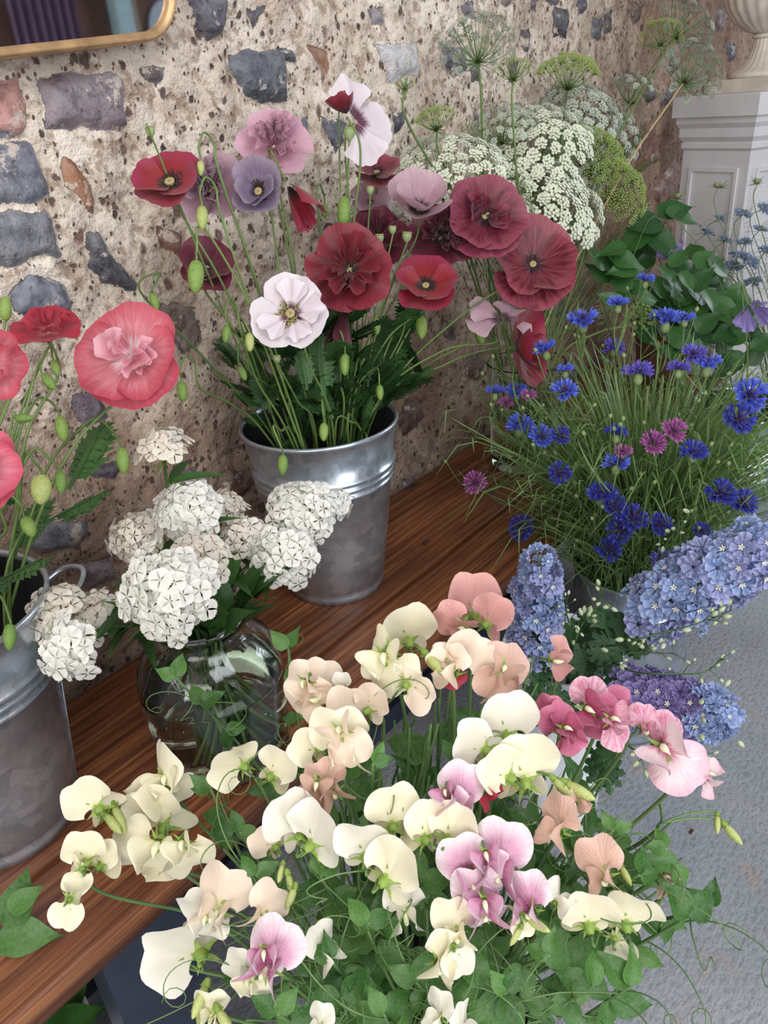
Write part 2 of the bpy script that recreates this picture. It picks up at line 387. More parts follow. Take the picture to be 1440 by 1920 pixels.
def seg_d(x, z, P):
    d = np.full(x.shape, 9.)
    for i in range(len(P)):
        a = np.array(P[i]); b = np.array(P[(i+1) % len(P)]); ab = b-a; L = ab@ab+1e-12
        t = np.clip(((x-a[0])*ab[0]+(z-a[1])*ab[1])/L, 0, 1)
        d = np.minimum(d, np.hypot(x-a[0]-t*ab[0], z-a[1]-t*ab[1]))
    return d
def build_wall():
    xs = [-.6]
    while xs[-1] < 5.2:
        x = xs[-1]; xs.append(x + (.02 if x < .25 else .0042 if x < 2.1 else .0075 if x < 3.6 else .03))
    xs = np.array(xs); zs = np.concatenate([np.arange(0, .46, .02), np.arange(.46, 1.62, .0042), np.arange(1.62, 2.72, .03)])
    X, Z = np.meshgrid(xs, zs); nx = len(xs); nz = len(zs)
    wx = X + (fbm(X, Z, 30)-.5)*.022; wz = Z + (fbm(X+9, Z+4, 30)-.5)*.022
    mask = np.zeros(X.shape); colr = np.zeros(X.shape+(3,)); colr[...] = lin((90, 86, 92)); bul = np.zeros(X.shape)
    polys = []
    for P, c, b in STONES:
        Q = [(lambda p: (p[0], p[2]))(at(px, py, y=WY-.004)) for px, py in P]; polys.append((Q, c, b))
    rnd = random.Random(5)
    cols = [(70,68,80),(92,88,98),(60,56,64),(112,78,64),(140,108,88),(128,124,130),(96,70,62)]
    tries = 0; cen = [(np.mean([q[0] for q in Q]), np.mean([q[1] for q in Q]), max(np.ptp([q[0] for q in Q]), np.ptp([q[1] for q in Q]))/2) for Q, _, _ in polys]
    while tries < 900:
        tries += 1; x = rnd.uniform(-.5, 5); z = rnd.uniform(.02, 2.6); r = rnd.uniform(.02, .065)
        if x < 1.9 and .95 < z < 1.5 : r *= .45
        if any(math.hypot(x-a, z-b) < (r+q)*1.25+.015 for a, b, q in cen): continue
        if rnd.random() < .55: continue
        cen.append((x, z, r)); n = rnd.randint(5, 8); a0 = rnd.random()*6
        Q = [(x+r*rnd.uniform(.65, 1.1)*math.cos(a0+6.283*k/n), z+.8*r*rnd.uniform(.65, 1.1)*math.sin(a0+6.283*k/n)) for k in range(n)]
        polys.append((Q, rnd.choice(cols), rnd.uniform(.003, .012)))
    for Q, c, b in polys:
        qx = [q[0] for q in Q]; qz = [q[1] for q in Q]
        ia = np.searchsorted(xs, min(qx)-.05); ib = np.searchsorted(xs, max(qx)+.05); ja = np.searchsorted(zs, min(qz)-.05); jb = np.searchsorted(zs, max(qz)+.05)
        sl = (slice(ja, jb), slice(ia, ib)); x = wx[sl]; z = wz[sl]
        if x.size == 0: continue
        ins = in_poly(x, z, Q); d = seg_d(x, z, Q)*np.where(ins, 1, -1)
        mk = np.clip(.5+d/.014, 0, 1); near = d > -.012
        colr[sl][near] = lin(c); mask[sl] = np.maximum(mask[sl], mk)
        bul[sl] += b*np.clip(d/.016, 0, 1)**.6 - .004*np.exp(-(d/.006)**2)
    rel_ = (fbm(X, Z, 7, 3)-.45)*.036 + (fbm(X, Z, 24, 3)-.45)*.016*(1-mask*.6) + (fbm(X, Z, 110, 2)-.4)*.003*(1-mask*.7)
    pit = fbm(X+3, Z+8, 60, 2); rel_ -= .008*np.clip((pit-.52)/.1, 0, 1)*(1-mask)
    Y = WY - np.clip(rel_ + bul, -.024, .021)
    V = np.stack([X, Y, Z], -1).reshape(-1, 3)
    F = np.arange(nx*nz).reshape(nz, nx); F = np.stack([F[:-1, :-1], F[:-1, 1:], F[1:, 1:], F[1:, :-1]], -1).reshape(-1, 4)
    me = bpy.data.meshes.new('wall_back'); me.from_pydata(V.tolist(), [], F.tolist()); me.polygons.foreach_set('use_smooth', [True]*len(me.polygons))
    a = me.attributes.new('mask', 'FLOAT', 'POINT'); a.data.foreach_set('value', mask.ravel())
    dirt_shade = np.clip((1.10-Z)/.38, 0, 1)*.8 + np.clip((X-1.7)/1.0, 0, 1)*.9 + (fbm(X, Z, 6, 3)-.47)*.8  # dirt low down; rightward term paints the wall's shade into the colour
    a = me.attributes.new('dirt_shade', 'FLOAT', 'POINT'); a.data.foreach_set('value', np.clip(dirt_shade, 0, 1).ravel())
    c4 = np.ones(X.shape+(4,)); c4[..., :3] = colr
    a = me.attributes.new('stone', 'FLOAT_COLOR', 'POINT'); a.data.foreach_set('color', c4.ravel())
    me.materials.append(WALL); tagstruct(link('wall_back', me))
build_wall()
def sbox(name, lo, hi, mat):
    b = MB(); b.box(lo, hi); return tagstruct(link(name, b.mesh(name, mat, False)))
sbox('floor', (-2.6, -2.7, -.05), (5.2, 1.05, 0), FLOOR)
b = MB(); b.box((-2.6, -2.8, 0), (-.9, -2.6, 2.72)); b.box((.7, -2.8, 0), (5.2, -2.6, 2.72)); b.box((-.9, -2.8, 2.3), (.7, -2.6, 2.72)); tagstruct(link('wall_front', b.mesh('wall_front', BROWNWALL, False)))
sbox('wall_right', (5.1, .2, 0), (5.25, 1.0, 2.72), BROWNWALL)
b = MB(); b.box((-2.6, -2.7, 2.72), (-.6, 1.1, 2.8)); b.box((1.1, -2.7, 2.72), (5.2, 1.1, 2.8)); b.box((-.6, -2.7, 2.72), (1.1, -1.6, 2.8)); b.box((-.6, -.2, 2.72), (1.1, 1.1, 2.8))
tagstruct(link('ceiling', b.mesh('ceiling', CEIL, False)))
# across the room, seen in the mirror
def vm(px, py):
    r = ray(px, py); t = (2*(WY-.035)+2.56)/r[1]; return CP + r*t
c = root('curtain', (vm(80, 0)[0], -2.54, 1.1), 'mauve cloth curtain hanging across the room, seen in the gilt mirror', 'curtain')
nu = 60; xs = np.linspace(vm(14, 50)[0], vm(138, 50)[0], nu); V = []; U = []
for j, z in enumerate(np.linspace(1.0, 2.2, 12)):
    for i, x in enumerate(xs): V.append((x - c.location.x, .0+.035*math.sin(i*.75+.6*math.sin(j*.3)) , z-1.1))
link('cloth', mesh('cloth', V, gridF(nu, 12), CURTAIN), c)
b = MB(); b.add(*tube([(xs[0]-.05-c.location.x, 0, 1.12), (xs[-1]+.05-c.location.x, 0, 1.12)], .012)); link('curtain_pole', b.mesh('curtain_pole', STEEL), c)
x0 = vm(208, 40)[0]; b = MB(); b.box((x0, -2.58, 0), (x0+.11, -2.50, 2.7)); o = link('door_post', b.mesh('door_post', PALEBLUE, False)); o['label'] = 'pale blue upright timber post, seen in the mirror right of the curtain'; o['category'] = 'post'
b = MB(); b.box((x0+.112, -2.59, 0), (x0+.17, -2.53, 2.7)); o = link('trim_1', b.mesh('trim_1', BEIGEP, False)); tagstruct(o)
m_ = vm(318, 42); V, F = lathe([(0, 0), (.14, 0), (.17, .008), (.18, .02), (.165, .02), (.14, .006), (0, .006)], 40)
o = link('wall_plate', mesh('wall_plate', tf(frame((0, 1, 0), (0, 0, 1), (m_[0]+.02, -2.599, m_[2]-.05)), V), F, plain('pale_blue_glaze', (176, 196, 214), .3))); o['label'] = 'round pale blue plate on the brown wall, reflected at the mirror corner'; o['category'] = 'plate'

# gilt mirror
def build_mirror():
    my = WY - .045
    A = at(0, 112, y=my); Bp = at(290, 78, y=my); d = nrm(Bp-A); up = np.cross(d, [0, 1, 0]); up = up if up[2] > 0 else -up
    corner = A + d*np.dot(at(346, 60, y=my)-A, d)      # lower right corner of the rounded rectangle
    W, H, R = .78, .62, .065; P = []
    def pt(x, z): return corner + d*x + up*z
    for cx, cz, a0 in ((-R, R, -90), (-R, H-R, 0), (-W+R, H-R, 90), (-W+R, R, 180)):
        for k in range(11):
            a = math.radians(a0+9*k); P.append(pt(cx+R*math.cos(a), cz+R*math.sin(a)))
    m = root('wall_mirror', pt(-W/2, 0), 'gilt framed mirror with rounded corners hung on the flint wall', 'mirror')
    L = np.array(m.location); P = np.array(P)-L; n = len(P); prof = [(0, .03), (0, 0), (.002, -.006), (.005, -.007), (.007, -.004), (.009, -.004), (.012, 0), (.012, .03)]
    c = P.mean(0); V = []
    for i in range(n):
        T = nrm(P[(i+1) % n]-P[i-1]); N = np.cross(T, [0, 1, 0]); N = N if N@(c-P[i]) > 0 else -N
        for (a, q) in prof: V.append(P[i]+N*a+np.array([0, q, 0]))
    k = len(prof); F = [(i*k+j, ((i+1) % n)*k+j, ((i+1) % n)*k+(j+1) % k, i*k+(j+1) % k) for i in range(n) for j in range(k)]
    link('frame', mesh('frame', V, F, GOLD), m)
    mm, nt = newmat('mirror_silvering'); out(nt, princ(nt, (.82, .80, .80), .03, 1.0))
    gi = [P[i]+nrm(c-P[i])*.010+np.array([0, .004, 0]) for i in range(n)]
    gb = [g+np.array([0, .006, 0]) for g in gi]
    F = [tuple(range(n)), tuple(range(n, 2*n))[::-1]]+[(i, (i+1) % n, n+(i+1) % n, n+i) for i in range(n)]
    link('glass', mesh('glass', gi+gb, F, mm, False), m)
    b = MB(); b.add(*tube([(0, .02, H-.05), (0, .09, H-.02)], .006)); link('hanging_hook', b.mesh('hanging_hook', STEEL), m)
build_mirror()

# bench
bn = root('bench', (.9, .8, 0), 'long brown scaffold-board bench on dark steel legs against the flint wall', 'bench')
def board(y0, y1, sd):
    xs = np.linspace(-.45, 2.25, 90); prof = []; r = .004; z0, z1 = BENCH-.038, BENCH
    for (y, z) in ((y0, z0), (y0, z1-r), (y0+r*.4, z1-r*.35), (y0+r*1.4, z1), *[(y0+(y1-y0)*k/14, z1) for k in range(1, 14)], (y1-r*1.4, z1), (y1-r*.4, z1-r*.35), (y1, z1-r), (y1, z0)): prof.append((y, z))
    V = []; k = len(prof)
    for x in xs:
        for (y, z) in prof:
            e = .0022*(float(vn(x*9, sd))-.5) if y in (y0, y1) else 0
            V.append((x-.9, y-.8+e, z-(.0016*float(fbm(x*3, y*60+sd, 2, 2)) if z == z1 else 0)))
    F = [(i*k+j, (i+1)*k+j, (i+1)*k+(j+1) % k, i*k+(j+1) % k) for i in range(len(xs)-1) for j in range(k)]
    F += [tuple(range(k))[::-1], tuple(range((len(xs)-1)*k, len(xs)*k))]
    o = link('board', mesh('board', V, F, WOOD), bn); return o
board(.590, .7205, 1.); board(.7290, .968, 5.)
for xc in (.235, 1.62):
    b = MB(); b.box((xc-.9-.055, .60-.8, 0), (xc-.9+.055, .64-.8, BENCH-.039)); b.box((xc-.9-.055, .90-.8, 0), (xc-.9+.055, .94-.8, BENCH-.039))
    b.box((xc-.9-.055, .6401-.8, BENCH-.075), (xc-.9+.055, .8999-.8, BENCH-.039)); link('leg', b.mesh('leg', STEEL, False), bn)
b = MB(); b.box((.2901-.9, .78-.8, .12), (1.5649-.9, .80-.8, .17)); link('stretcher', b.mesh('stretcher', STEEL, False), bn)

# ---------------------------------------------------------------- vessels
def bucket(name, x, y, z, rb, rt, h, mat, label, cat='bucket', handles=None, lean=None, rings=(.69, .73, .77), inner=None):
    r = root(name, (x, y, z), label, cat)
    def R(q): return rb+(rt-rb)*q
    pr = [(0, .004), (rb*.93, .004), (rb*.95, 0), (rb, .0005), (rb+.001, .012), (rb-.001, .018), (R(.07), h*.07), (R(.3), h*.3)]
    for g in rings: pr += [(R(g)-.001, h*g-.0052), (R(g)+.0035, h*g-.0022), (R(g)+.0042, h*g), (R(g)+.0035, h*g+.0022), (R(g)-.001, h*g+.0052)]
    pr += [(R(.9), h*.9), (rt-.001, h-.008), (rt+.003, h-.005), (rt+.0035, h-.001), (rt+.001, h+.002), (rt-.002, h), (rt-.003, h-.006)]
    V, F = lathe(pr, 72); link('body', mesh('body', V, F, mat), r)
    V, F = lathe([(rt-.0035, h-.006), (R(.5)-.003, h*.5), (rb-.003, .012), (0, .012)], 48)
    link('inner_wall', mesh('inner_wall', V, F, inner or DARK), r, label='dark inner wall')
    if handles:
        for a in handles:
            d = np.array([math.cos(a), math.sin(a), 0]); t = np.array([-d[1], d[0], 0])
            P = [d*(R(.90)+.003)+t*s*.028+np.array([0, 0, h*.90]) for s in (-1,)]+[d*(R(.9)+.03)-t*.03+np.array([0, 0, h*.93]), d*(R(.9)+.045)+np.array([0, 0, h*.95]), d*(R(.9)+.03)+t*.03+np.array([0, 0, h*.93])]+[d*(R(.90)+.003)+t*.028+np.array([0, 0, h*.90])]
            V, F = tube(spline(P, 6), .0032, ns=8); link('handle', mesh('handle', V, F, mat), r)
            b = MB()
            for s in (-1, 1):
                b = MB(); p = d*(R(.9)+.002)+t*s*.028+np.array([0, 0, h*.90]); V, F = lathe([(0, -.006), (.006, -.004), (.007, 0), (.006, .004), (0, .006)], 12); b.add(V+p, F)
                link('rivet', b.mesh('rivet', mat), r)
    b = MB(); a = math.radians(-35); P = [np.array([math.cos(a)*(R(q)+.0008), math.sin(a)*(R(q)+.0008), h*q]) for q in (.06, .35, .66)]
    V, F = tube(P, .0012, ns=5); b.add(V, F); link('side_seam', b.mesh('side_seam', mat), r)
    return r
PB = (.849, .842, BENCH); PBR = (.849, .842, .79)
bucket('flower_bucket', *PB, .084, .127, .31, ZINC, 'galvanised bucket full of dark red poppies in the middle of the bench')
LB = (.212, .838, BENCH); LBR = (.212, .838, .79)
bucket('flower_bucket', *LB, .088, .127, .31, ZINC, 'galvanised bucket with wire handle cut off by the left edge, holding coral poppies', handles=(math.radians(-18), math.radians(162)))
CBK = (1.31, .462, 0); CBR = (1.31, .462, .40)
bucket('flower_bucket', *CBK, .092, .122, .40, ZINC, 'galvanised bucket on the floor packed with blue cornflowers', rings=(.80, .84), handles=(math.radians(-112), math.radians(68)))
DB = (.985, .462, 0); DBR = (.985, .462, .40)
bucket('flower_bucket', *DB, .075, .098, .40, WHITEP, 'white bucket on the floor holding the delphiniums behind the sweet peas', rings=(), inner=WHITEP)
SB = (.37, .315, 0); SBR = (.37, .315, .43)
bucket('flower_bucket', *SB, .085, .115, .43, ZINC, 'zinc bucket in front of the bench hidden under the cream sweet peas')
RB = (1.97, .45, 0); RBR = (1.97, .45, .52)
bucket('flower_bucket', *RB, .10, .13, .52, ZINC, 'galvanised bucket behind the cornflowers holding trailing clematis', handles=(math.radians(-100),))
NB = (2.27, .38, 0); NBR = (2.27, .38, .44)
bucket('flower_bucket', *NB, .10, .13, .44, ZINC, 'galvanised bucket of love-in-a-mist in front of the white plinth')
UB = (.02, .80, 0)
bucket('flower_bucket', .10, .76, 0, .07, .09, .22, WHITEP, 'small white bucket of leaves standing under the bench', rings=(), inner=WHITEP)

def jar(name, x, y, z, prof, thick, water, label):
    r = root(name, (x, y, z), label, 'jar')
    outer = [(0, 0.001)]+prof; inner = [(max(a-thick, 0), b) for a, b in prof[1:]][::-1]; inner[-1] = (inner[-1][0], thick+.002)
    V, F = lathe(outer+inner+[(0, thick+.002)], 64); link('glass_body', mesh('glass_body', V, F, GLASS), r)
    wp = [(0, thick+.0012)]+[(max(a-thick+.0008, .001), max(b, thick+.0012)) for a, b in prof if b < water]+[(np.interp(water, [p[1] for p in prof], [p[0] for p in prof])-thick+.0008, water), (0, water)]
    V, F = lathe(wp, 48); link('water', mesh('water', V, F, WATER), r, label='clear greenish water'); return r
JB = (.452, .692, BENCH)
jp = [(.070, .0), (.080, .004), (.086, .015), (.089, .05), (.092, .10), (.0925, .125), (.089, .150), (.080, .168), (.066, .181), (.056, .188), (.053, .194), (.053, .206), (.056, .209), (.057, .213), (.054, .216)]
jar('glass_jar', *JB, jp, .003, .128, 'large round clear glass jar of white sweet williams on the bench')
gv = at(985, 868, z=BENCH)
GV = (float(gv[0]), .80, BENCH)
jar('glass_vase', *GV, [(.070, 0), (.076, .004), (.078, .02), (.080, .12), (.083, .20), (.085, .236), (.087, .240), (.085, .243)], .003, .13, 'tall clear glass vase of frothy ammi at the far end of the bench')

# brown ribbed pot with a red band, behind the cornflowers
pp = at(1135, 700, z=BENCH); PX = (float(pp[0]), .74, BENCH)
pt_ = root('ribbed_pot', PX, 'brown ribbed pot with a red band behind the cornflowers', 'pot')
V, F = lathe([(0, 0), (.060, 0), (.066, .01), (.078, .10), (.082, .15)]+[(.084+.002*(k % 2), .155+.004*k) for k in range(8)]+[(.080, .19), (.06, .192), (.056, .18), (.05, .04), (0, .04)], 48)
link('body', mesh('body', V, F, plain('brown_earthenware', (108, 78, 66), .55)), pt_)
V, F = lathe([(.0825, .135), (.0862, .136), (.0872, .142), (.0862, .149), (.0835, .150)], 48); link('band', mesh('band', V, F, plain('red_glazed_band', (166, 34, 38), .4)), pt_, label='red band')

# dark timber ledge at the foot of the wall


b = MB(); b.box((2.95, .62, .44), (3.9, .96, .50)); b.box((2.98, .66, 0), (3.06, .74, .4399)); b.box((3.7, .66, 0), (3.78, .74, .4399)); b.box((2.98, .88, 0), (3.06, .95, .4399)); b.box((3.7, .88, 0), (3.78, .95, .4399))
o = link('side_table', b.mesh('side_table', WOOD, False)); o['label'] = 'low brown timber table against the wall beyond the bench'; o['category'] = 'table'

# plinth and urn
A = np.array([2.45, .655]); Bq = np.array([2.575, .94]); e1 = nrm(Bq-A); e2 = np.array([e1[1], -e1[0]]); Wp = .30
cen = A + e1*Wp/2 + e2*Wp/2; PTOP = 1.20
pl = root('plinth', (cen[0], cen[1], 0), 'white square panelled plinth beside the wall at the right, carrying an urn', 'plinth')
pl.rotation_euler = (0, 0, math.atan2(e2[1], e2[0]))
def sqprof(prof):
    V = []; 
    for (r, z) in prof: V += [(-r, -r, z), (r, -r, z), (r, r, z), (-r, r, z)]
    F = gridF(4, len(prof), 0, True); F += [(3, 2, 1, 0), tuple(range(len(V)-4, len(V)))]; return V, F
h = Wp/2; s = h-.030
V, F = sqprof([(h, PTOP-.055), (h, PTOP-.004), (h-.004, PTOP)]); link('cap', mesh('cap', V, F, GREYPLINTH, False), pl)
V, F = sqprof([(s, PTOP-.145), (s+.006, PTOP-.138), (s+.006, PTOP-.125), (s+.003, PTOP-.122), (s+.012, PTOP-.108), (s+.012, PTOP-.085), (s+.020, PTOP-.072), (s+.020, PTOP-.0551)]); link('moulding', mesh('moulding', V, F, GREYPLINTH, False), pl)
V, F = sqprof([(s, .14), (s, PTOP-.1451)]); link('shaft', mesh('shaft', V, F, GREYPLINTH, False), pl)
V, F = sqprof([(h+.01, 0), (h+.01, .10), (s+.012, .115), (s+.004, .1399)]); link('base', mesh('base', V, F, GREYPLINTH, False), pl)
for k in range(4):
    M = Matrix.Rotation(k*math.pi/2, 4, 'Z'); b = MB(); x = s-.032; zt = PTOP-.19; zb = .24; t = .011; d = .006
    for lo, hi in (((-x, -s-d, zb), (-x+t, -s-.0003, zt)), ((x-t, -s-d, zb), (x, -s-.0003, zt)), ((-x+t, -s-d, zt-t), (x-t, -s-.0003, zt)), ((-x+t, -s-d, zb), (x-t, -s-.0003, zb+t))): b.box(lo, hi, M)
    link('panel_moulding', b.mesh('panel_moulding', GREYPLINTH, False), pl)
ur = root('urn', (cen[0]+.03, cen[1]-.02, PTOP+.0005), 'cream fluted stone urn on a square foot, standing on the plinth', 'urn'); ur.rotation_euler = pl.rotation_euler
V, F = sqprof([(.105, 0), (.105, .032), (.102, .035)]); link('foot', mesh('foot', V, F, STONEURN, False), ur)
V, F = lathe([(0, .0351), (.094, .0351), (.097, .040), (.094, .047), (.086, .052), (.066, .062), (.050, .082), (.041, .112), (.038, .130)], 96, lambda a, z: .05*abs(math.sin(12*a)) if z > .05 else 0); link('stem', mesh('stem', V, F, STONEURN), ur)
V, F = lathe([(.038, .1301), (.046, .133), (.047, .139), (.040, .143)], 48); link('collar', mesh('collar', V, F, STONEURN), ur)
V, F = lathe([(.040, .1431), (.060, .150), (.092, .172), (.118, .205), (.130, .245), (.130, .27), (.120, .29), (.135, .31), (.15, .32), (.15, .33), (.11, .33), (.11, .26), (.08, .2), (0, .18)], 96, lambda a, z: .055*abs(math.sin(12*a)) if z < .275 else 0); link('bowl', mesh('bowl', V, F, STONEURN), ur)
# ---------------------------------------------------------------- plant parts
RR = random.Random(11)
def jit(a): return RR.uniform(-a, a)
def petal(R, ha, el0, el1, ruf=.06, fr=3.0, seed=0, nu=21, nv=13, notch=0, thick=0, wr=.012, tip=0):
    """a broad petal growing along +X with its face toward +Z; el0..el1 its slope from base to rim (degrees)"""
    rs = np.random.RandomState(int(seed) % 99991); ph = rs.rand(6)*6.28
    u = np.linspace(-1, 1, nu)[None, :]; v = np.linspace(0.02, 1, nv)[:, None]
    e0, e1 = math.radians(el0), math.radians(el1)
    E = (1-.22*np.abs(u)**3.5)*(1+.035*np.sin(4*u+ph[0])+.02*np.sin(11*u+ph[1])+.012*np.sin(23*u+ph[2]))
    if notch: E = E*(1-notch*np.exp(-(u/.12)**2))
    if tip: E = E*(1-tip*np.abs(u))
    el = e0+(e1-e0)*v; st = np.cumsum(np.cos(el)*np.ones_like(u), 0)/nv; sh = np.cumsum(np.sin(el)*np.ones_like(u), 0)/nv
    r = R*st*E; z = R*sh*E
    a = math.radians(ha)*u*(.45+.55*v**.6) if ha < 60 else math.radians(ha)*u
    rr = R*ruf*v**1.8*(np.sin(fr*u*1.6+ph[3])+.45*np.sin(fr*2.7*u+ph[4]))
    cr = R*wr*v*np.sin(38*u+3*np.sin(4*v+ph[5]))*np.ones_like(v)
    z = z+(rr+cr)*np.cos(el); r = r-(rr)*np.sin(el)*.9
    X = r*np.cos(a); Y = r*np.sin(a); Z = z*np.ones_like(a)
    V = np.stack([X, Y, Z], -1).reshape(-1, 3); U = np.stack([(u*.5+.5)*np.ones_like(v), v*np.ones_like(u)], -1).reshape(-1, 2)
    return V, gridF(nu, nv), U
PCACHE = {}
def cached(key, fn):
    if key not in PCACHE: PCACHE[key] = fn()
    return PCACHE[key]
def rotz(a): return Matrix.Rotation(a, 4, 'Z')

def ovate(L, W, fold=.25, bend=.3, tip=1.0, nu=7, nv=12, wav=0, lobes=0, seed=0, base=.3):
    """leaf blade along +Y, face +Z"""
    rs = np.random.RandomState(seed+3); ph = rs.rand()*6
    v = np.linspace(0, 1, nv)[:, None]; u = np.linspace(-1, 1, nu)[None, :]
    w = W*np.maximum(np.sin(np.pi*np.clip(v, 0, 1)**(.50+base*.4)), 0)**(.75+.7*v)
    if lobes: w = w*(.45+.55*np.abs(np.sin(v*math.pi*lobes)))
    X = u*w; Y = L*v*np.ones_like(u) + (-.35*np.abs(u)*w*0 if not lobes else .5*np.abs(u)*w)
    Z = fold*np.abs(u)*w - bend*L*v**2 + wav*W*np.sin(9*v+ph)*u
    V = np.stack([X, Y, Z], -1).reshape(-1, 3); U = np.stack([(u*.5+.5)*np.ones_like(v), v*np.ones_like(u)], -1).reshape(-1, 2)
    return V, gridF(nu, nv), U
def leafmesh(key, mat, **k):
    def f():
        V, F, U = ovate(**k); return mesh(key, V, F, mat, True, U)
    return cached(('leaf', key, mat.name, tuple(sorted(k.items()))), f)
def lobed_leaf(L, seed, mat):
    """a deeply cut poppy leaf: midrib with toothed side lobes"""
    def f():
        rs = np.random.RandomState(seed); b = MB(); n = 13
        mid = [np.array([.06*L*math.sin(3*t+seed), L*t, -.35*L*t*t*(.4+rs.rand()*.1)]) for t in np.linspace(0, 1, n)]
        mid = np.array(mid)
        for i in range(n-1):
            w = L*.045*(1-.7*i/n); a, c = mid[i], mid[i+1]
            b.add([a+[-w, 0, .2*w], a+[0, 0, 0], a+[w, 0, .2*w], c+[w*.9, 0, .2*w], c, c+[-w*.9, 0, .2*w]], [(0, 1, 4, 5), (1, 2, 3, 4)])
            if i < 2: continue
            for s in (-1, 1):
                ln = L*(.30*math.sin(math.pi*(i/n)**.8)+.04)*(.8+.4*rs.rand()); d = nrm([s, .75, -.25-.3*rs.rand()]); q = np.cross(d, [0, 0, 1]); q = nrm(q)
                wl = ln*.20
                P = [a-q*wl*.6, a+q*wl*.6, a+d*ln*.35+q*wl, a+d*ln*.45+q*wl*1.9, a+d*ln*.6+q*wl*.8, a+d*ln, a+d*ln*.62-q*wl*.8, a+d*ln*.42-q*wl*1.9, a+d*ln*.3-q*wl]
                b.add(P+[a+d*ln*.4+np.array([0, 0, -.02*L])], [(0, 1, 9), (1, 2, 9), (2, 3, 4), (2, 4, 9), (4, 5, 9), (5, 6, 9), (6, 7, 8), (6, 8, 9), (8, 0, 9)])
        return b.mesh('leaf', mat)
    return cached(('lobed', round(L, 3), seed, mat.name), f)

def stem_path(base, mouth, head, arrive=None, slack=.04):
    """base on the vessel's bottom, through its mouth, to the flower, arriving along 'arrive'"""
    base, mouth, head = (np.array(p, float) for p in (base, mouth, head))
    P = [base, mouth]; d = head-mouth; L = np.linalg.norm(d)
    side = np.array([jit(1), jit(1), 0])*slack*L*.6
    if arrive is None: arrive = nrm(d)
    arrive = np.array(arrive); k = min(.16*L+.01, .05)
    P += [mouth+d*.5+side+np.array([0, 0, .08*L]), head-arrive*k, head]
    return spline(P, 7)
def vessel(c, rim, rb, rt, head, spread=.7, rt_max=None):
    """stem foot and mouth point for a flower standing in a vessel"""
    a = RR.random()*6.28; q = rb*.5*math.sqrt(RR.random())
    base = np.array([c[0]+q*math.cos(a), c[1]+q*math.sin(a), c[2]+.012+RR.random()*.02])
    d = np.array([head[0]-rim[0], head[1]-rim[1]]); n = np.linalg.norm(d)+1e-6
    k = min(rt*.78, n*.42)+0; m = np.array([rim[0]+d[0]/n*k+jit(rt*.25), rim[1]+d[1]/n*k+jit(rt*.25), rim[2]])
    e = m[:2]-np.array(rim[:2]); ne = np.linalg.norm(e)
    if ne > rt*.80: m[:2] = np.array(rim[:2])+e/ne*rt*.80
    return base, m
def addstem(r, Q, r0, r1, mat, name='stem', ns=6, hair=0):
    V, F = tube(Q, r0, r1, ns); b = MB(); b.add(V, F)
    if hair:
        for i in range(int(hair)):
            k = RR.uniform(.35, .99)*(len(Q)-1); j = int(k); p = Q[j]+(Q[min(j+1, len(Q)-1)]-Q[j])*(k-j); d = nrm([jit(1), jit(1), jit(1)])
            V, F = tube([p, p+d*.0035], .00022, .0001, 3); b.add(V, F)
    L = np.array(r.location); me = mesh(name, np.vstack(b.V)-L, b.F, mat); return link(name, me, r)

def podmesh():
    def f():
        b = MB(); V, F = lathe([(0, 0), (.3, .0), (.42, .1), (.72, .3), (.95, .62), (1.0, .9), (.9, 1.12), (.6, 1.2), (0, 1.22)], 20, lambda a, z: .02*math.cos(10*a)); b.add(V, F); return b.mesh('seed_pod', POD)
    return cached('pod', f)
def capmesh():
    def f():
        b = MB(); V, F = lathe([(0, 1.24), (.5, 1.27), (.95, 1.22), (1.04, 1.16), (.9, 1.13), (0, 1.15)], 40, lambda a, z: .09*math.cos(10*a)); b.add(V, F)
        for k in range(10):
            a = k*.6283; P = [(.1*math.cos(a), .1*math.sin(a), 1.30), (.9*math.cos(a), .9*math.sin(a), 1.26)]; V, F = tube(P, .06, .05, 4); b.add(V, F)
        return b.mesh('pod_cap', PODCAP)
    return cached('cap', f)
def stamens(mat, seed, n=80):
    def f():
        rs = random.Random(seed); b = MB()
        for k in range(n):
            a = rs.random()*6.28; r = rs.uniform(1.3, 3.1); z = rs.uniform(.5, 1.6); e = np.array([r*math.cos(a), r*math.sin(a), z])
            V, F = tube([(.5*math.cos(a), .5*math.sin(a), .05), e*np.array([.7, .7, .8]), e], .045, .04, 3); b.add(V, F)
            d = nrm([rs.uniform(-1, 1), rs.uniform(-1, 1), rs.uniform(-.3, 1)]); V, F = tube([e-d*.16, e-d*.05, e+d*.08, e+d*.18], .1, .09, 5, lambda t: .20 if .2 < t < .8 else .07); b.add(V, F)
        return b.mesh('stamens', mat)
    return cached(('stam', mat.name, seed), f)

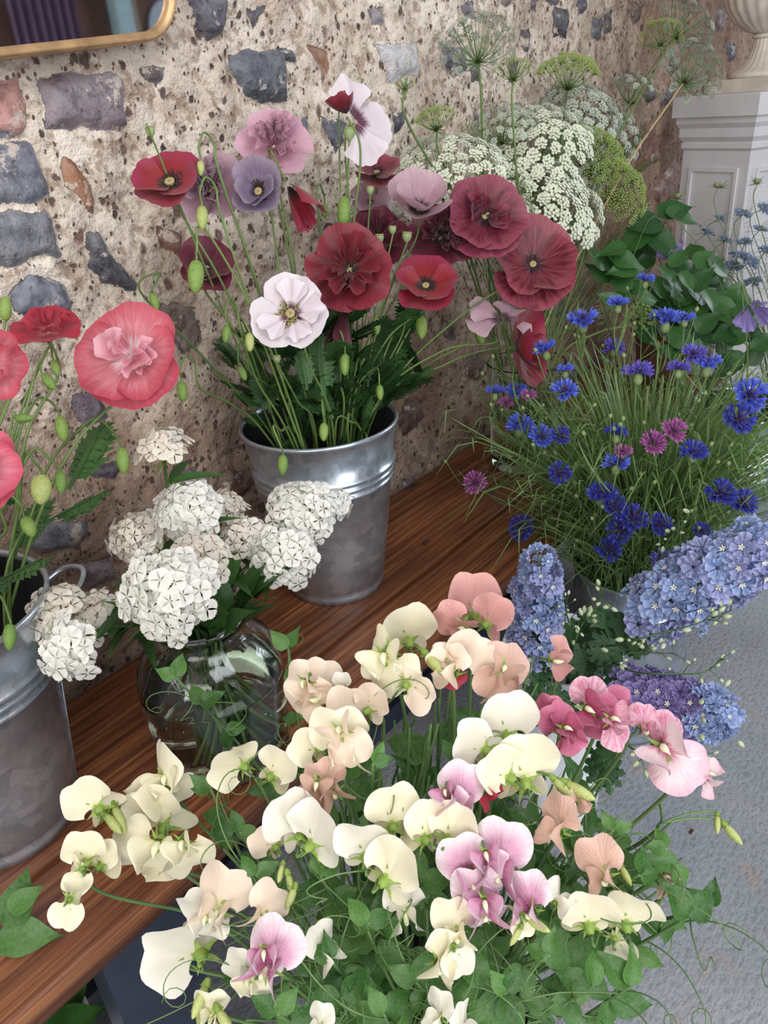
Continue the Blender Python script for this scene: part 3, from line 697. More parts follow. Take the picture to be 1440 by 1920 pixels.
STY = {  # rings of petals: count, size, half angle, slope at base, slope at rim, ruffle, frequency
 'open': [(2, 1.0, 78, 4, 20, .05, 3), (2, .92, 74, 18, 38, .06, 3)],
 'bowl': [(2, 1.0, 82, 12, 46, .05, 3), (2, .86, 76, 30, 64, .06, 3)],
 'cup': [(2, 1.0, 80, 25, 70, .05, 3), (2, .9, 74, 40, 82, .06, 3)],
 'semi': [(3, 1.0, 70, 4, 22, .07, 4), (4, .78, 42, 18, 45, .10, 5), (4, .55, 34, 35, 65, .12, 5)],
 'double': [(3, 1.0, 68, 4, 20, .07, 4), (5, .80, 40, 22, 50, .12, 5), (6, .66, 30, 40, 72, .16, 6), (7, .50, 26, 58, 86, .18, 6)],
 'ruff': [(2, 1.0, 82, 0, 14, .06, 4), (2, .95, 78, 10, 26, .07, 4), (3, .64, 58, 24, 50, .13, 4), (3, .45, 58, 40, 70, .16, 4)],
 'white': [(3, 1.0, 62, 6, 24, .05, 3), (4, .84, 36, 10, 30, .07, 4)],
 'drop': [(1, 1.0, 44, -8, -30, .08, 3), (1, 1.0, 46, -4, -20, .06, 3), (1, .95, 44, 4, -26, .08, 3), (1, .9, 40, 10, -10, .08, 3)],
 'fold': [(2, 1.0, 60, 62, 84, .04, 3), (1, .9, 56, 55, 92, .05, 3)],
}
def poppy(px, py, Rpx, y, F, style, mat, label, vs, group=None, ctr=STAMD, roll=0, pod=True, ps=1.0, t=None, subset=None, cap=True, hairy=0, angs=None, mat_in=None):
    p = at(px, py, y=y) if t is None else at(px, py, t=t); R = Rpx*depth(p)/FPX
    Fw = img(F); up = img((math.sin(math.radians(roll)), math.cos(math.radians(roll)), 0.02)); M = frame(Fw, up, p)
    c, rim, rb, rt = vs; base, m = vessel(c, rim, rb, rt, p); r = root('poppy', base, label, 'poppy', group)
    L = rel(r, Matrix())
    addstem(r, stem_path(base, m, p-Fw*.002, Fw), .0021, .0014, STEM, hair=hairy)
    sd = int(px*7+py); k = 0
    for n, s, ha, e0, e1, rf, fr in STY[style]:
        for i in range(n):
            k += 1
            if subset and k not in subset: continue
            V, Fc, U = petal(R*s*RR.uniform(.94, 1.04), ha*RR.uniform(.92, 1.06), e0+jit(5), e1+jit(7), rf*RR.uniform(.8, 1.3), fr+jit(1), sd+13*k, wr=.009)
            V[:, 2] += .0012*k
            o = link('petal', mesh('petal', V, Fc, (mat_in or mat) if s < .7 else mat, True, U), r, L @ M @ rotz(math.radians(angs[k-1]) if angs else (6.283*i/n+k*.9*(s < 1)+(math.pi/2 if s in (.92, .86, .9, .95) else 0)+jit(.12)+(math.pi/2))))
    if pod:
        q = min(R*.11, .0050)*ps; Mq = L @ M @ Matrix.Translation((0, 0, .002)) @ Matrix.Scale(q, 4)
        o = link('seed_pod', podmesh(), r, Mq)
        if cap: link('pod_cap', capmesh(), o)
        link('stamens', stamens(ctr, sd % 3), r, Mq)
    if LEAVES.get(group, 1):
        for i in range(LEAVES.get(group, 1)):
            f = RR.uniform(.02, .42); a = RR.random()*6.28; q = m+(p-m)*f; dv = nrm([math.cos(a)*.8+(m-rim_np(rim))[0]*6, math.sin(a)*.8+(m-rim_np(rim))[1]*6, RR.uniform(.5, 1.2)])
            if q[1]+dv[1]*.1 > WY-.04: dv[1] = -abs(dv[1])*.4
            link('leaf', lobed_leaf(RR.choice([.055, .075, .095]), RR.randint(0, 3), LEAFP), r, L @ frame(nrm(np.cross(dv, [-dv[1], dv[0], 0.01])), dv, q))
    return r
def rim_np(r): return np.array(r, float)
LEAVES = {}
def budmesh(kind):
    def f():
        b = MB(); V, F = lathe([(0, 0), (.16, .02), (.34, .18), (.46, .5), (.5, .9), (.46, 1.3), (.33, 1.68), (.16, 1.92), (0, 2.0)], 14, lambda a, z: -.05 if abs(math.sin(a)) < .12 else 0); b.add(V, F)
        rs = random.Random(3)
        for k in range(70):
            a = rs.random()*6.28; z = rs.uniform(.2, 1.8); rr = np.interp(z, [0, .18, .5, .9, 1.3, 1.68, 2], [.1, .34, .46, .5, .46, .33, 0]); p = np.array([rr*math.cos(a), rr*math.sin(a), z]); d = nrm([math.cos(a), math.sin(a), rs.uniform(-.2, .6)])
            V, F = tube([p, p+d*.16], .012, .004, 3); b.add(V, F)
        return b.mesh('bud', kind)
    return cached(('bud', kind.name), f)
def poppy_bud(px, py, Lpx, y, D, label, vs, group=None, mat=None, t=None, wide=1.0, via=None, burst=None, kind='bud'):
    """D = the way the bud's tip points, as seen (right, up, toward viewer)"""
    p = at(px, py, y=y) if t is None else at(px, py, t=t); L_ = Lpx*depth(p)/FPX; Dw = img(D); q0 = p-Dw*L_*.5
    c, rim, rb, rt = vs; base, m = vessel(c, rim, rb, rt, q0); r = root('poppy_bud' if kind == 'bud' else 'poppy_seed_head', base, label, 'poppy bud' if kind == 'bud' else 'seed head', group)
    mid = [at(a, b_, t=depth(q0)+.01) for a, b_ in (via or [])]
    if not mid and Dw[2] < -.2:
        e = q0-m; e[2] = 0; e = e/(np.linalg.norm(e)+1e-6); A_ = q0-e*.014+np.array([0, 0, .016]); mid = [A_-e*.016+np.array([0, 0, -.035]), A_-e*.014, A_+np.array([0, 0, .014]), A_+e*.013]
    P = [base, m]+([m+(mid[0]-m)*.55+np.array([jit(.01), jit(.01), .01])] if mid else [m+(q0-m)*.5])+mid+[q0-Dw*L_*.12, q0+Dw*L_*.03]
    addstem(r, spline(P, 7), .0019, .0011, STEM, hair=40 if Lpx > 45 else 0)
    M = rel(r, frame(Dw, img((.3, .3, 1)), q0, L_/2)) @ Matrix.Diagonal((wide, wide, 1, 1))
    if kind == 'bud':
        o = link('bud', budmesh(mat or BUD), r, M)
        if burst:
            for k in range(3):
                V, F, U = petal(L_*.72/(L_/2), 46, 60, 96, .05, 3, k+5); link('petal_tip', mesh('petal_tip', V*.62, F, burst, True, U), o, Matrix.Translation((0, .12, .55)) @ rotz(2.1*k+1.2))
    else:
        M = rel(r, frame(Dw, img((.3, .3, 1)), q0, L_/2.4)); o = link('seed_pod', podmesh(), r, M @ Matrix.Diagonal((.8, .8, 1.25, 1))); link('pod_cap', capmesh(), o)
    return r

# --- sweet pea
def banner(sd, mat):
    def f():
        rs = np.random.RandomState(sd); ph = rs.rand(4)*6; nu, nv = 25, 13
        u = np.linspace(-1, 1, nu)[None, :]; v = np.linspace(0, 1, nv)[:, None]
        a = math.radians(84)*np.sign(u)*np.abs(u)**.95*(.35+.65*v**.45)
        E = (np.cos(a*.90)**.72*(1-.10*np.exp(-(u/.10)**2)))*(1+.03*np.sin(5*u+ph[0])+.015*np.sin(13*u+ph[1]))
        r = (v**.85)*E; X = r*np.sin(a)*1.02; Y = r*np.cos(a)*.98+.04
        k = .10+.12*rs.rand(); Z = -k*np.abs(X)**1.3*v + .095*v**2*np.sin(4.6*u+ph[2])+.060*v**3*np.sin(10*u+ph[3])-.18*np.maximum(0, r-.55)**1.5 + .05*np.exp(-(u/.08)**2)*v*(1-v)
        V = np.stack([X, Y, Z], -1).reshape(-1, 3); U = np.stack([(u*.5+.5)*np.ones_like(v), v*np.ones_like(u)], -1).reshape(-1, 2)
        return mesh('blossom', V, gridF(nu, nv), mat, True, U)
    return cached(('banner', sd, mat.name), f)
def wing(sd, side, mat):
    def f():
        rs = np.random.RandomState(sd+50); ph = rs.rand(2)*6; nu, nv = 11, 10
        u = np.linspace(-1, 1, nu)[None, :]; v = np.linspace(0, 1, nv)[:, None]
        w = .38*np.sin(np.pi*v**.75)**.7+.02; Yl = .74*v*np.ones_like(u)-.1*u**2*v
        Xl = u*w+.08*np.sin(3*v); Zl = .22*u**2*w/.3*.5+.04*np.sin(5*v+ph[0])*u
        d = nrm([.30*side, .16, .95]); q = nrm([.95*side, -.1, -.3]); n = np.cross(d, q)   # out and forward, cupping the keel
        V = (Yl[..., None]*d + Xl[..., None]*nrm([.25*side, -.96, .1]) + (.12*side*np.sin(np.pi*v)*np.ones_like(u))[..., None]*np.array([1, 0, 0]) + Zl[..., None]*np.array([side, 0, 0]))
        U = np.stack([(u*.5+.5)*np.ones_like(v), v*np.ones_like(u)*.9], -1).reshape(-1, 2)
        return mesh('wing_petal', V.reshape(-1, 3), gridF(nu, nv), mat, True, U)
    return cached(('wing', sd, side, mat.name), f)
def keel(mat):
    def f():
        V, F = tube(spline([(0, .02, .02), (0, -.12, .2), (0, -.10, .42), (0, .04, .55)], 5), .1, .03, 8, lambda t: .10*math.sin(math.pi*min(1, t*.9+.12))+.01); return mesh('keel', V, F, mat)
    return cached(('keel', mat.name), f)
def calyx():
    def f():
        b = MB(); V, F = lathe([(.03, -.26), (.09, -.22), (.13, -.1), (.155, .0)], 15); b.add(V, F)
        for k in range(5):
            a = k*1.2566; c, s = math.cos(a), math.sin(a); t = np.array([-s, c, 0]); o = np.array([c, s, 0])
            b.add([o*.15+t*.07+[0, 0, -.02], o*.15-t*.07+[0, 0, -.02], o*.27+t*.05+[0, 0, .02], o*.27-t*.05+[0, 0, .02], o*.50+[0, 0, -.04]], [(0, 1, 3, 2), (2, 3, 4)])
        return b.mesh('calyx', CALYX)
    return cached('calyx', f)
def peabud(mat):
    def f():
        V, F = lathe([(0, -.1), (.14, 0), (.2, .2), (.22, .45), (.16, .7), (.06, .86), (0, .9)], 12); V[:, 0] *= .75; V[:, 1] += .12*V[:, 2]**2
        return mesh('bud', V, F, mat)
    return cached(('peabud', mat.name), f)
FV = {'f': (0, .1, 1), 'b': (0, .1, -1), 'l': (-.8, .1, .6), 'r': (.8, .1, .6), 'u': (0, .6, .8), 'd': (0, -.3, .95), 'fl': (-.4, .1, .9), 'fr': (.4, .1, .9), 'bl': (-.4, .1, -.9), 'br': (.4, .1, -.9), 'bu': (0, .3, -.95), 'bd': (0, -.2, -1), 'L': (-1, 0, .1), 'R': (1, 0, .1)}
def pea_bloom(r, p, size, fv, roll, mat, seed, scale_y=1.0):
    F = np.array(FV[fv], float)+np.array([jit(.18), jit(.12), jit(.12)]); a = math.radians(roll)
    up = img((math.cos(a), math.sin(a), 0.15)); Fw = img(F); size *= 1.03; M = frame(Fw, up, p, size)
    Yc = np.array(M.to_3x3().col[1]); M = frame(Fw, up, p-Yc*.45, size)
    o = link('blossom', banner(seed % 6, mat), r, rel(r, M))
    for s in (-1, 1): link('wing_petal', wing(seed % 3, s, mat), o)
    link('keel', keel(KEEL), o, Matrix.Scale(.7, 4)); link('calyx', calyx(), o, Matrix.Scale(.78, 4))
    return np.array((M @ Vector((0, 0, -.27))))[:3], np.array(M.to_3x3().col[2])/size
def tendril(r, p, d, L, sd, mat=None):
    rs = random.Random(sd); d = nrm(d); P = [np.array(p)]; q = nrm(np.cross(d, [rs.uniform(-1, 1), rs.uniform(-1, 1), 1])); cur = np.array(p, float); ang = 0
    n = 34; dirv = d.copy()
    for i in range(n):
        k = .06 if i < 14 else .06+(i-14)*.035
        k *= rs.uniform(.7, 1.3); ax = nrm(np.cross(d, q)+.12*d); R_ = np.array(Matrix.Rotation(k, 3, Vector(ax))); dirv = R_ @ dirv
        cur = cur+dirv*L/n+ax*.0004*(i > 14); P.append(cur.copy())
    return addstem(r, np.array(P), .0007, .0003, mat or STEMPEA, 'tendril', 4)
def leafpair(r, p, d, L, mat=None, sd=0):
    for s in (-1, 1):
        dd = nrm(np.array(d)+s*img((jit(.3)+.6, jit(.5), jit(.3)))); face = nrm(img((jit(.5), jit(.4)+.35, 1)))
        link('leaf', leafmesh('leaf', mat or LEAFPEA, L=1.0, W=.31, fold=.22, bend=.22, wav=.12, seed=(sd+s) % 4), r, rel(r, frame(face, dd, p, L*RR.uniform(.85, 1.1))))

# --- generic dome distribution
def fib(n, cap):
    P = []
    for i in range(n):
        z = 1-(1-math.cos(cap))*(i+.5)/n; a = i*2.39996; s = math.sqrt(1-z*z); P.append(np.array([s*math.cos(a), s*math.sin(a), z]))
    return P
def toothed_floret(sd, mat):
    def f():
        rs = np.random.RandomState(sd); b = MB()
        for k in range(5):
            nu, nv = 13, 6; u = np.linspace(-1, 1, nu)[None, :]; v = np.linspace(.04, 1, nv)[:, None]
            E = 1-.12*u**2+.05*np.where(np.arange(nu) % 2 == 0, 1, -1)[None, :]*(v > .9); r = v*E; a = .65*u*(.3+.7*v**.7)+k*1.2566+.06*rs.randn()
            Z = .05*np.sin(3*u+k)*v**2 + (.10-.22*rs.rand())*v**2 - .06*u**2*v
            V = np.stack([r*np.cos(a), r*np.sin(a), Z*np.ones_like(a)], -1).reshape(-1, 3); U = np.stack([(u*.5+.5)*np.ones_like(v), v*np.ones_like(u)], -1).reshape(-1, 2); b.add(V, gridF(nu, nv), U)
        V, F = lathe([(.03, -.9), (.10, -.5), (.09, -.05), (.05, .02), (0, .03)], 7); b.add(V, F, np.zeros((len(V), 2)))
        return b.mesh('floret', mat)
    return cached(('swf', sd, mat.name), f)
def star_floret(sd, mat, np_=5, wide=.55):
    def f():
        rs = np.random.RandomState(sd); b = MB()
        for lay, (s, off, e) in enumerate(((1, 0, .10), (.72, .6, .38))):
            for k in range(np_):
                V, F, U = petal(s, math.degrees(wide), math.degrees(e)-6*rs.rand(), math.degrees(e)+14*rs.rand(), .13, 4, sd*10+k+lay*5, nu=9, nv=6, wr=.02)
                V = tf(Matrix.Rotation(k*6.283/np_+off+.1*rs.randn(), 4, 'Z'), V); V[:, 2] += .04*lay; b.add(V, F, U)
        return b.mesh('floret', mat)
    return cached(('star', sd, mat.name), f)
def beemesh(mat):
    def f():
        b = MB()
        for k in range(5):
            a = k*1.2566; d = np.array([math.cos(a), math.sin(a), 0]); V, F = tube([d*.03, d*.1+[0, 0, .16], d*.2+[0, 0, .22]], .06, .04, 5); b.add(V, F)
        return b.mesh('floret_eye', mat)
    return cached(('bee', mat.name), f)
# --- cornflower
def corn_outer(sd, mat, n=10):
    def f():
        rs = random.Random(sd); b = MB()
        for k in range(n):
            a = k*6.283/n+rs.uniform(-.15, .15); el = rs.uniform(.15, .75); d = np.array([math.cos(a)*math.cos(el), math.sin(a)*math.cos(el), math.sin(el)]); t = np.array([-math.sin(a), math.cos(a), 0]); q = np.cross(d, t)
            L = rs.uniform(.5, .62); base = d*.1; throat = d*L
            ring = [];  m = 6
            for j in range(m):
                w = 6.283*j/m; ring.append((math.cos(w)*t+math.sin(w)*q))
            V = [base+.03*x for x in ring]+[throat+.10*x for x in ring]; F = [(j, (j+1) % m, m+(j+1) % m, m+j) for j in range(m)]; U = [(0, .1)]*m+[(0, .5)]*m
            for j in range(m):
                x = ring[j]; y = ring[(j+1) % m]; mid = nrm(x+y); tip = throat+d*.38*rs.uniform(.8, 1.1)+mid*.26; i0 = len(V)
                V += [throat+.10*x, throat+.10*y, throat+d*.2+.22*nrm(x*.8+mid*.2)-0*d, throat+d*.2+.22*nrm(y*.8+mid*.2), tip]; U += [(0, .5)]*2+[(0, .8)]*2+[(0, 1.)]; F += [(i0, i0+1, i0+3, i0+2), (i0+2, i0+3, i0+4)]
            b.add(V, F, U)
        return b.mesh('ray_florets', mat)
    return cached(('corn', sd, mat.name, n), f)
def corn_inner(mat):
    def f():
        rs = random.Random(9); b = MB()
        for k in range(16):
            a = rs.random()*6.28; e = rs.uniform(.6, 1.5); d = np.array([math.cos(a)*math.cos(e), math.sin(a)*math.cos(e), math.sin(e)]); V, F = tube([d*.08, d*.25+[0, 0, .05], d*.42+[0, 0, .08]], .03, .03, 4); b.add(V, F)
        return b.mesh('disc_florets', mat)
    return cached(('cornin', mat.name), f)
def involucre():
    def f():
        b = MB(); V, F = lathe([(.05, -.62), (.16, -.58), (.25, -.42), (.27, -.25), (.22, -.08), (.15, .04), (0, .06)], 14, lambda a, z: .06*math.sin(7*a+z*30)); b.add(V, F); return b.mesh('involucre', BUDC)
    return cached('invol', f)
# --- ammi
def umbellet(sd, mat, tight=False):
    def f():
        rs = random.Random(sd); b = MB(); n = 19
        for i, d in enumerate(fib(n, 1.15)):
            c = d*np.array([.85, .85, .45])*rs.uniform(.85, 1.1); s = .13 if tight else .20
            V, F = tube([(0, 0, -.5), c*.6+[0, 0, -.12], c], .018, .014, 3); b.add(V, F)
            if tight:
                V, F = lathe([(0, -.07), (.10, 0), (.07, .08), (0, .1)], 6); b.add(V+c, F)
            else:
                a0 = rs.random(); m = 5
                for k in range(m):
                    a = a0+k*6.283/m; e = np.array([math.cos(a), math.sin(a), .25]); t = np.array([-math.sin(a), math.cos(a), 0])
                    b.add([c, c+e*s*.55+t*s*.38, c+e*s*1.0+t*s*.2+[0, 0, -.03], c+e*s*1.0-t*s*.2+[0, 0, -.03], c+e*s*.55-t*s*.38], [(0, 1, 2, 3, 4)])
        return b.mesh('umbellet', mat)
    return cached(('umb', sd, mat.name, tight), f)
# ---------------------------------------------------------------- flower colours
BUDC = plain('cornflower_scales', (120, 138, 88), .6, 0, .3, 300)
KEEL = plain('keel_petal', (226, 228, 190), .5)
CRIM = petal_mat('crimson_petal', (24, 6, 16), (104, 10, 26), (132, 34, 52), .22, .35, streakcol=(90, 8, 30), trans=.14)
SCAR = petal_mat('scarlet_petal', (20, 6, 14), (136, 12, 28), (144, 38, 70), .26, .3, streakcol=(130, 10, 30), trans=.14)
BURG = petal_mat('burgundy_petal', (30, 8, 26), (96, 14, 38), (142, 62, 84), .2, .4, edge=.95, streakcol=(140, 62, 84), trans=.14)
WINE = petal_mat('wine_pink_petal', (36, 8, 26), (98, 12, 32), (152, 66, 84), .18, .45, edge=.95, streakcol=(166, 88, 104), trans=.14)
MARO = petal_mat('maroon_petal', (24, 6, 18), (84, 14, 36), (108, 34, 58), .16, .3, trans=.14)
DUST = petal_mat('dusty_mauve_petal', (110, 52, 84), (176, 140, 156), (196, 166, 180), .12, .25, streakcol=(130, 88, 112))
GREYP = petal_mat('grey_violet_petal', (40, 22, 46), (128, 110, 136), (176, 160, 180), .26, .4, streakcol=(96, 74, 108))
ROSE = petal_mat('soft_rose_petal', (140, 66, 100), (206, 158, 178), (214, 172, 190), .1, .25, streakcol=(176, 120, 146))
PALEC = petal_mat('pale_coral_inner_petal', (240, 206, 216), (228, 158, 172), (236, 190, 202), .2, .3, streakcol=(206, 110, 130))
LILAC = petal_mat('lilac_pink_petal', (56, 24, 42), (186, 150, 164), (202, 172, 182), .24, .4, streakcol=(156, 108, 130))
WHIT = petal_mat('white_poppy_petal', (92, 36, 66), (226, 214, 222), (234, 226, 232), .26, .12, streakcol=(196, 164, 186))
CORAL = petal_mat('coral_petal', (240, 208, 216), (214, 134, 144), (190, 72, 92), .28, .5, edge=.85, streakcol=(192, 84, 102))
CORALR = petal_mat('coral_red_petal', (206, 120, 134), (186, 62, 82), (176, 44, 66), .2, .35, streakcol=(190, 40, 66))
PINKP = petal_mat('pink_petal', (232, 160, 176), (222, 138, 154), (206, 84, 110), .2, .4, streakcol=(200, 96, 120))
ORNG = petal_mat('orange_red_tip', (214, 60, 50), (222, 62, 52), (214, 52, 50), .1, .2)
CREAM = petal_mat('cream_pea', (206, 210, 126), (236, 229, 200), (240, 234, 212), .08, .10, streakcol=(226, 214, 170), trans=.25)
WPEA = petal_mat('ivory_white_pea', (214, 218, 160), (226, 221, 206), (234, 230, 220), .06, .08, streakcol=(226, 220, 200), trans=.25)
IVP = petal_mat('ivory_peach_pea', (220, 214, 160), (238, 218, 198), (240, 222, 206), .08, .14, streakcol=(224, 192, 172), trans=.25)
PEACH = petal_mat('peach_pea', (222, 204, 164), (220, 180, 162), (226, 190, 176), .08, .2, streakcol=(208, 156, 140), trans=.25)
SALM = petal_mat('salmon_pink_pea', (220, 186, 164), (214, 156, 150), (224, 174, 168), .08, .25, streakcol=(206, 126, 126), trans=.25)
KPEA = petal_mat('orchid_pink_pea', (190, 104, 146), (216, 164, 190), (238, 224, 230), .22, .3, edge=.75, streakcol=(206, 118, 168), trans=.25)
MPEA = petal_mat('magenta_pea', (176, 44, 92), (186, 88, 124), (204, 124, 150), .18, .4, streakcol=(164, 52, 92), trans=.2)
VPEA = petal_mat('veined_pink_pea', (190, 54, 104), (230, 180, 198), (238, 196, 210), .14, .8, streakcol=(188, 66, 112), trans=.25)
PPEA = petal_mat('pale_pink_pea', (206, 90, 130), (238, 212, 218), (234, 190, 204), .12, .25, streakcol=(222, 160, 182), trans=.25)
RPEA = petal_mat('crimson_pea', (160, 20, 50), (180, 30, 60), (196, 50, 80), .1, .3)
SWW = petal_mat('sweet_william_white', (214, 222, 190), (228, 226, 219), (236, 235, 229), .06, .05, trans=.2)
SWB = petal_mat('sweet_william_blush', (200, 176, 160), (228, 220, 206), (234, 226, 214), .08, .10, streakcol=(208, 192, 178), trans=.2)
BLUE = petal_mat('cornflower_blue', (44, 36, 120), (66, 84, 200), (104, 126, 226), .3, .25, streakcol=(36, 44, 150), trans=.2)
DBLUE = petal_mat('deep_cornflower_blue', (34, 24, 92), (40, 44, 150), (58, 70, 184), .3, .3, streakcol=(30, 30, 110), trans=.2)
VIOL = petal_mat('violet_cornflower', (60, 34, 110), (84, 70, 176), (112, 104, 206), .3, .3, streakcol=(70, 44, 140), trans=.2)
CPINK = petal_mat('magenta_cornflower', (110, 30, 100), (156, 70, 146), (184, 108, 176), .3, .3, streakcol=(126, 50, 120), trans=.2)
DBL1 = petal_mat('delphinium_sky_blue', (170, 184, 224), (152, 176, 224), (180, 196, 234), .12, .3, streakcol=(128, 146, 210), trans=.25)
DBL2 = petal_mat('delphinium_lavender_blue', (170, 170, 214), (158, 168, 216), (184, 190, 230), .12, .4, streakcol=(146, 138, 198), trans=.25)
DVIO = petal_mat('delphinium_violet', (120, 104, 170), (134, 120, 180), (162, 150, 204), .12, .4, streakcol=(108, 90, 160), trans=.25)
DBUD = leaf_mat('delphinium_green_white_bud', (176, 190, 140), (206, 214, 184), .5, .15)
BEE = plain('white_floret_eye', (232, 230, 214), .6)
CLEM = petal_mat('clematis_mauve', (150, 110, 170), (142, 124, 186), (160, 146, 202), .1, .4, streakcol=(104, 78, 158), trans=.25)
NIG = petal_mat('pale_blue_mist_petal', (100, 116, 150), (112, 132, 166), (140, 158, 188), .1, .3, trans=.25)
FADED = plain('dried_petal', (96, 60, 60), .8)

# ---------------------------------------------------------------- poppies, middle bucket
VP = (PB, PBR, .084, .127); G1 = 'poppies in the middle galvanised bucket'; LEAVES[G1] = 4
def P_(px, py, R, y, F, st, mat, label, **k): return poppy(px, py, R, y, F, st, mat, label, VP, G1, **k)
P_(322, 350, 78, .83, (-.08, .42, .90), 'open', SCAR, 'scarlet and black poppy tilted upward, furthest left in the middle bucket', ps=1.2)
P_(402, 360, 74, .88, (-.25, .1, .95), 'double', DUST, 'dusty mauve ruffled poppy just behind the scarlet one at the left')
P_(487, 363, 66, .81, (-.12, .02, 1), 'bowl', GREYP, 'grey violet poppy with dark eye facing out, under the soft pink double')
P_(515, 278, 72, .88, (.12, .25, .95), 'double', ROSE, 'soft pink double poppy, highest on the left of the bucket', pod=False)
P_(536, 340, 104, .83, (.50, -.85, .25), 'fold', SCAR, 'folded scarlet poppy seen from the side between the violet and crimson blooms', pod=False)
P_(664, 230, 88, .80, (.30, .05, .95), 'drop', WHIT, 'large white poppy with its petals falling back, topmost of the middle bucket', pod=False, angs=[62, 12, -62, 100])
P_(650, 216, 44, .78, (-.35, .86, .3), 'cup', CRIM, 'small crimson torn poppy on a green cup beside the topmost white one', pod=False)
P_(706, 330, 54, .86, (.05, .55, .8), 'open', WINE, 'wine and pink poppy behind, directly below the topmost white one')
P_(694, 382, 44, .88, (.1, .3, .9), 'open', DUST, 'faded mauve poppy half hidden behind seed pods at the centre', pod=False)
P_(785, 398, 78, .76, (.05, .5, .86), 'bowl', LILAC, 'lilac pink bowl-shaped poppy above the small red one')
P_(826, 448, 70, .80, (.1, .2, .95), 'double', MARO, 'very dark maroon double poppy in shade between lilac and burgundy blooms', pod=False)
P_(705, 452, 66, .84, (.1, .3, .95), 'semi', MARO, 'dark maroon poppy peeping over the big crimson double', pod=False)
P_(655, 510, 88, .755, (.02, .02, 1), 'semi', CRIM, 'big crimson double poppy with yellow-green stamens at the centre of the bucket', ctr=STAMY)
P_(645, 575, 96, .79, (-.15, -.95, .25), 'fold', MARO, 'hanging maroon poppy petals below the big crimson double', pod=False, roll=20)
P_(798, 541, 70, .73, (-.02, .42, .9), 'open', SCAR, 'red poppy with pale rim and a cream pod, right of the big crimson double', ps=1.1)
P_(908, 408, 82, .74, (.12, .05, 1), 'ruff', BURG, 'burgundy ruffled poppy above the round wine one at the right of the bucket', ps=1.4)
P_(998, 498, 92, .71, (-.02, .05, 1), 'open', WINE, 'large round wine red poppy with streaked rim, furthest right in front of the ammi', ps=1.2)
P_(547, 592, 80, .735, (-.1, .12, 1), 'white', WHIT, 'open white poppy with dark violet heart, in front of the stems', ctr=STAMY, ps=1.25)
P_(388, 503, 62, .87, (.25, .3, .85), 'open', MARO, 'small dark red poppy behind the drooping buds at the left', pod=False)
P_(962, 652, 84, .70, (.80, -.05, .55), 'bowl', SCAR, 'red poppy seen from the side beside the first cornflowers', pod=False, roll=-4)
P_(942, 602, 72, .705, (.1, .5, .75), 'drop', LILAC, 'pale pink poppy petals spread flat above the side-on red poppy', pod=False, angs=[20, 185, 60, 150])
VB = VP
for (px, py, L, y, D, lab, kw) in [
 (376, 316, 30, .80, (0, -.9, .1), 'small green bud in front of the scarlet poppy', dict(mat=BUDY)),
 (379, 408, 46, .78, (.05, -1, .1), 'yellow green bud hanging below the scarlet poppy', dict(mat=BUDY)),
 (367, 519, 64, .77, (-.02, -1, .1), 'long pale green bud hanging on a bent stem at the left of the middle bucket', dict(mat=BUD, via=[(385, 430), (369, 470)])),
 (290, 566, 34, .86, (.3, -.9, 0), 'dark green bud against the wall above the big coral poppy', dict(via=[(262, 545), (300, 512)])),
 (424, 627, 34, .77, (-.1, -1, .1), 'green bud left of the white poppy', dict(mat=BUD)),
 (468, 642, 36, .76, (.05, -1, .1), 'rounded green bud just under the white poppy on its left', dict(mat=BUDY, via=[(455, 600)])),
 (645, 396, 56, .80, (.05, 1, .1), 'upright pale green bud above the big crimson double', dict(mat=BUD)),
 (609, 396, 26, .86, (0, -1, 0), 'small dark bud beside the folded scarlet poppy', {}),
 (790, 614, 46, .75, (.03, -1, .1), 'hanging green bud under the red poppy with pale rim', dict(mat=BUD)),
 (647, 684, 42, .74, (0, -1, .1), 'green bud hanging below the maroon petals at mid bucket', dict(mat=BUD)),
 (712, 736, 30, .74, (.05, -1, .1), 'thin-stemmed bud above the right rim of the middle bucket', dict(mat=BUD, via=[(706, 690)])),
 (607, 810, 36, .735, (0, -1, .2), 'green bud resting inside the front rim of the middle bucket', dict(mat=BUD)),
 (530, 872, 40, .72, (0, -1, .15), 'green bud hanging over the front of the middle bucket at its left', dict(mat=BUD, via=[(512, 800), (527, 838)])),
 (692, 842, 46, .745, (.2, -1, .1), 'pale bud hanging over the right rim of the middle bucket', dict(mat=BUDY, via=[(672, 800), (684, 812)])),
 (692, 890, 34, .745, (.1, -1, .1), 'lowest green bud hanging over the right rim of the middle bucket', dict(mat=BUD, via=[(676, 806), (684, 850)])),
 (635, 184, 20, .84, (0, 1, 0), 'tiny bud standing beside the topmost white poppy', {}),
 (900, 632, 34, .75, (.3, -.9, .1), 'oval green bud left of the side-on red poppy', dict(mat=BUD)),
 (342, 735, 40, .84, (.1, -1, .1), 'dark green bud at the lower right edge of the big coral poppy', {}),
 (455, 700, 30, .80, (.4, -.9, .1), 'small bud among the leaves left of the bucket mouth', {}),
 (705, 612, 34, .77, (.1, -1, .1), 'grey green bud between the maroon petals and the red poppy', {})]:
    poppy_bud(px, py, L, y, D, lab, VP, 'poppy buds in the middle bucket', **kw)
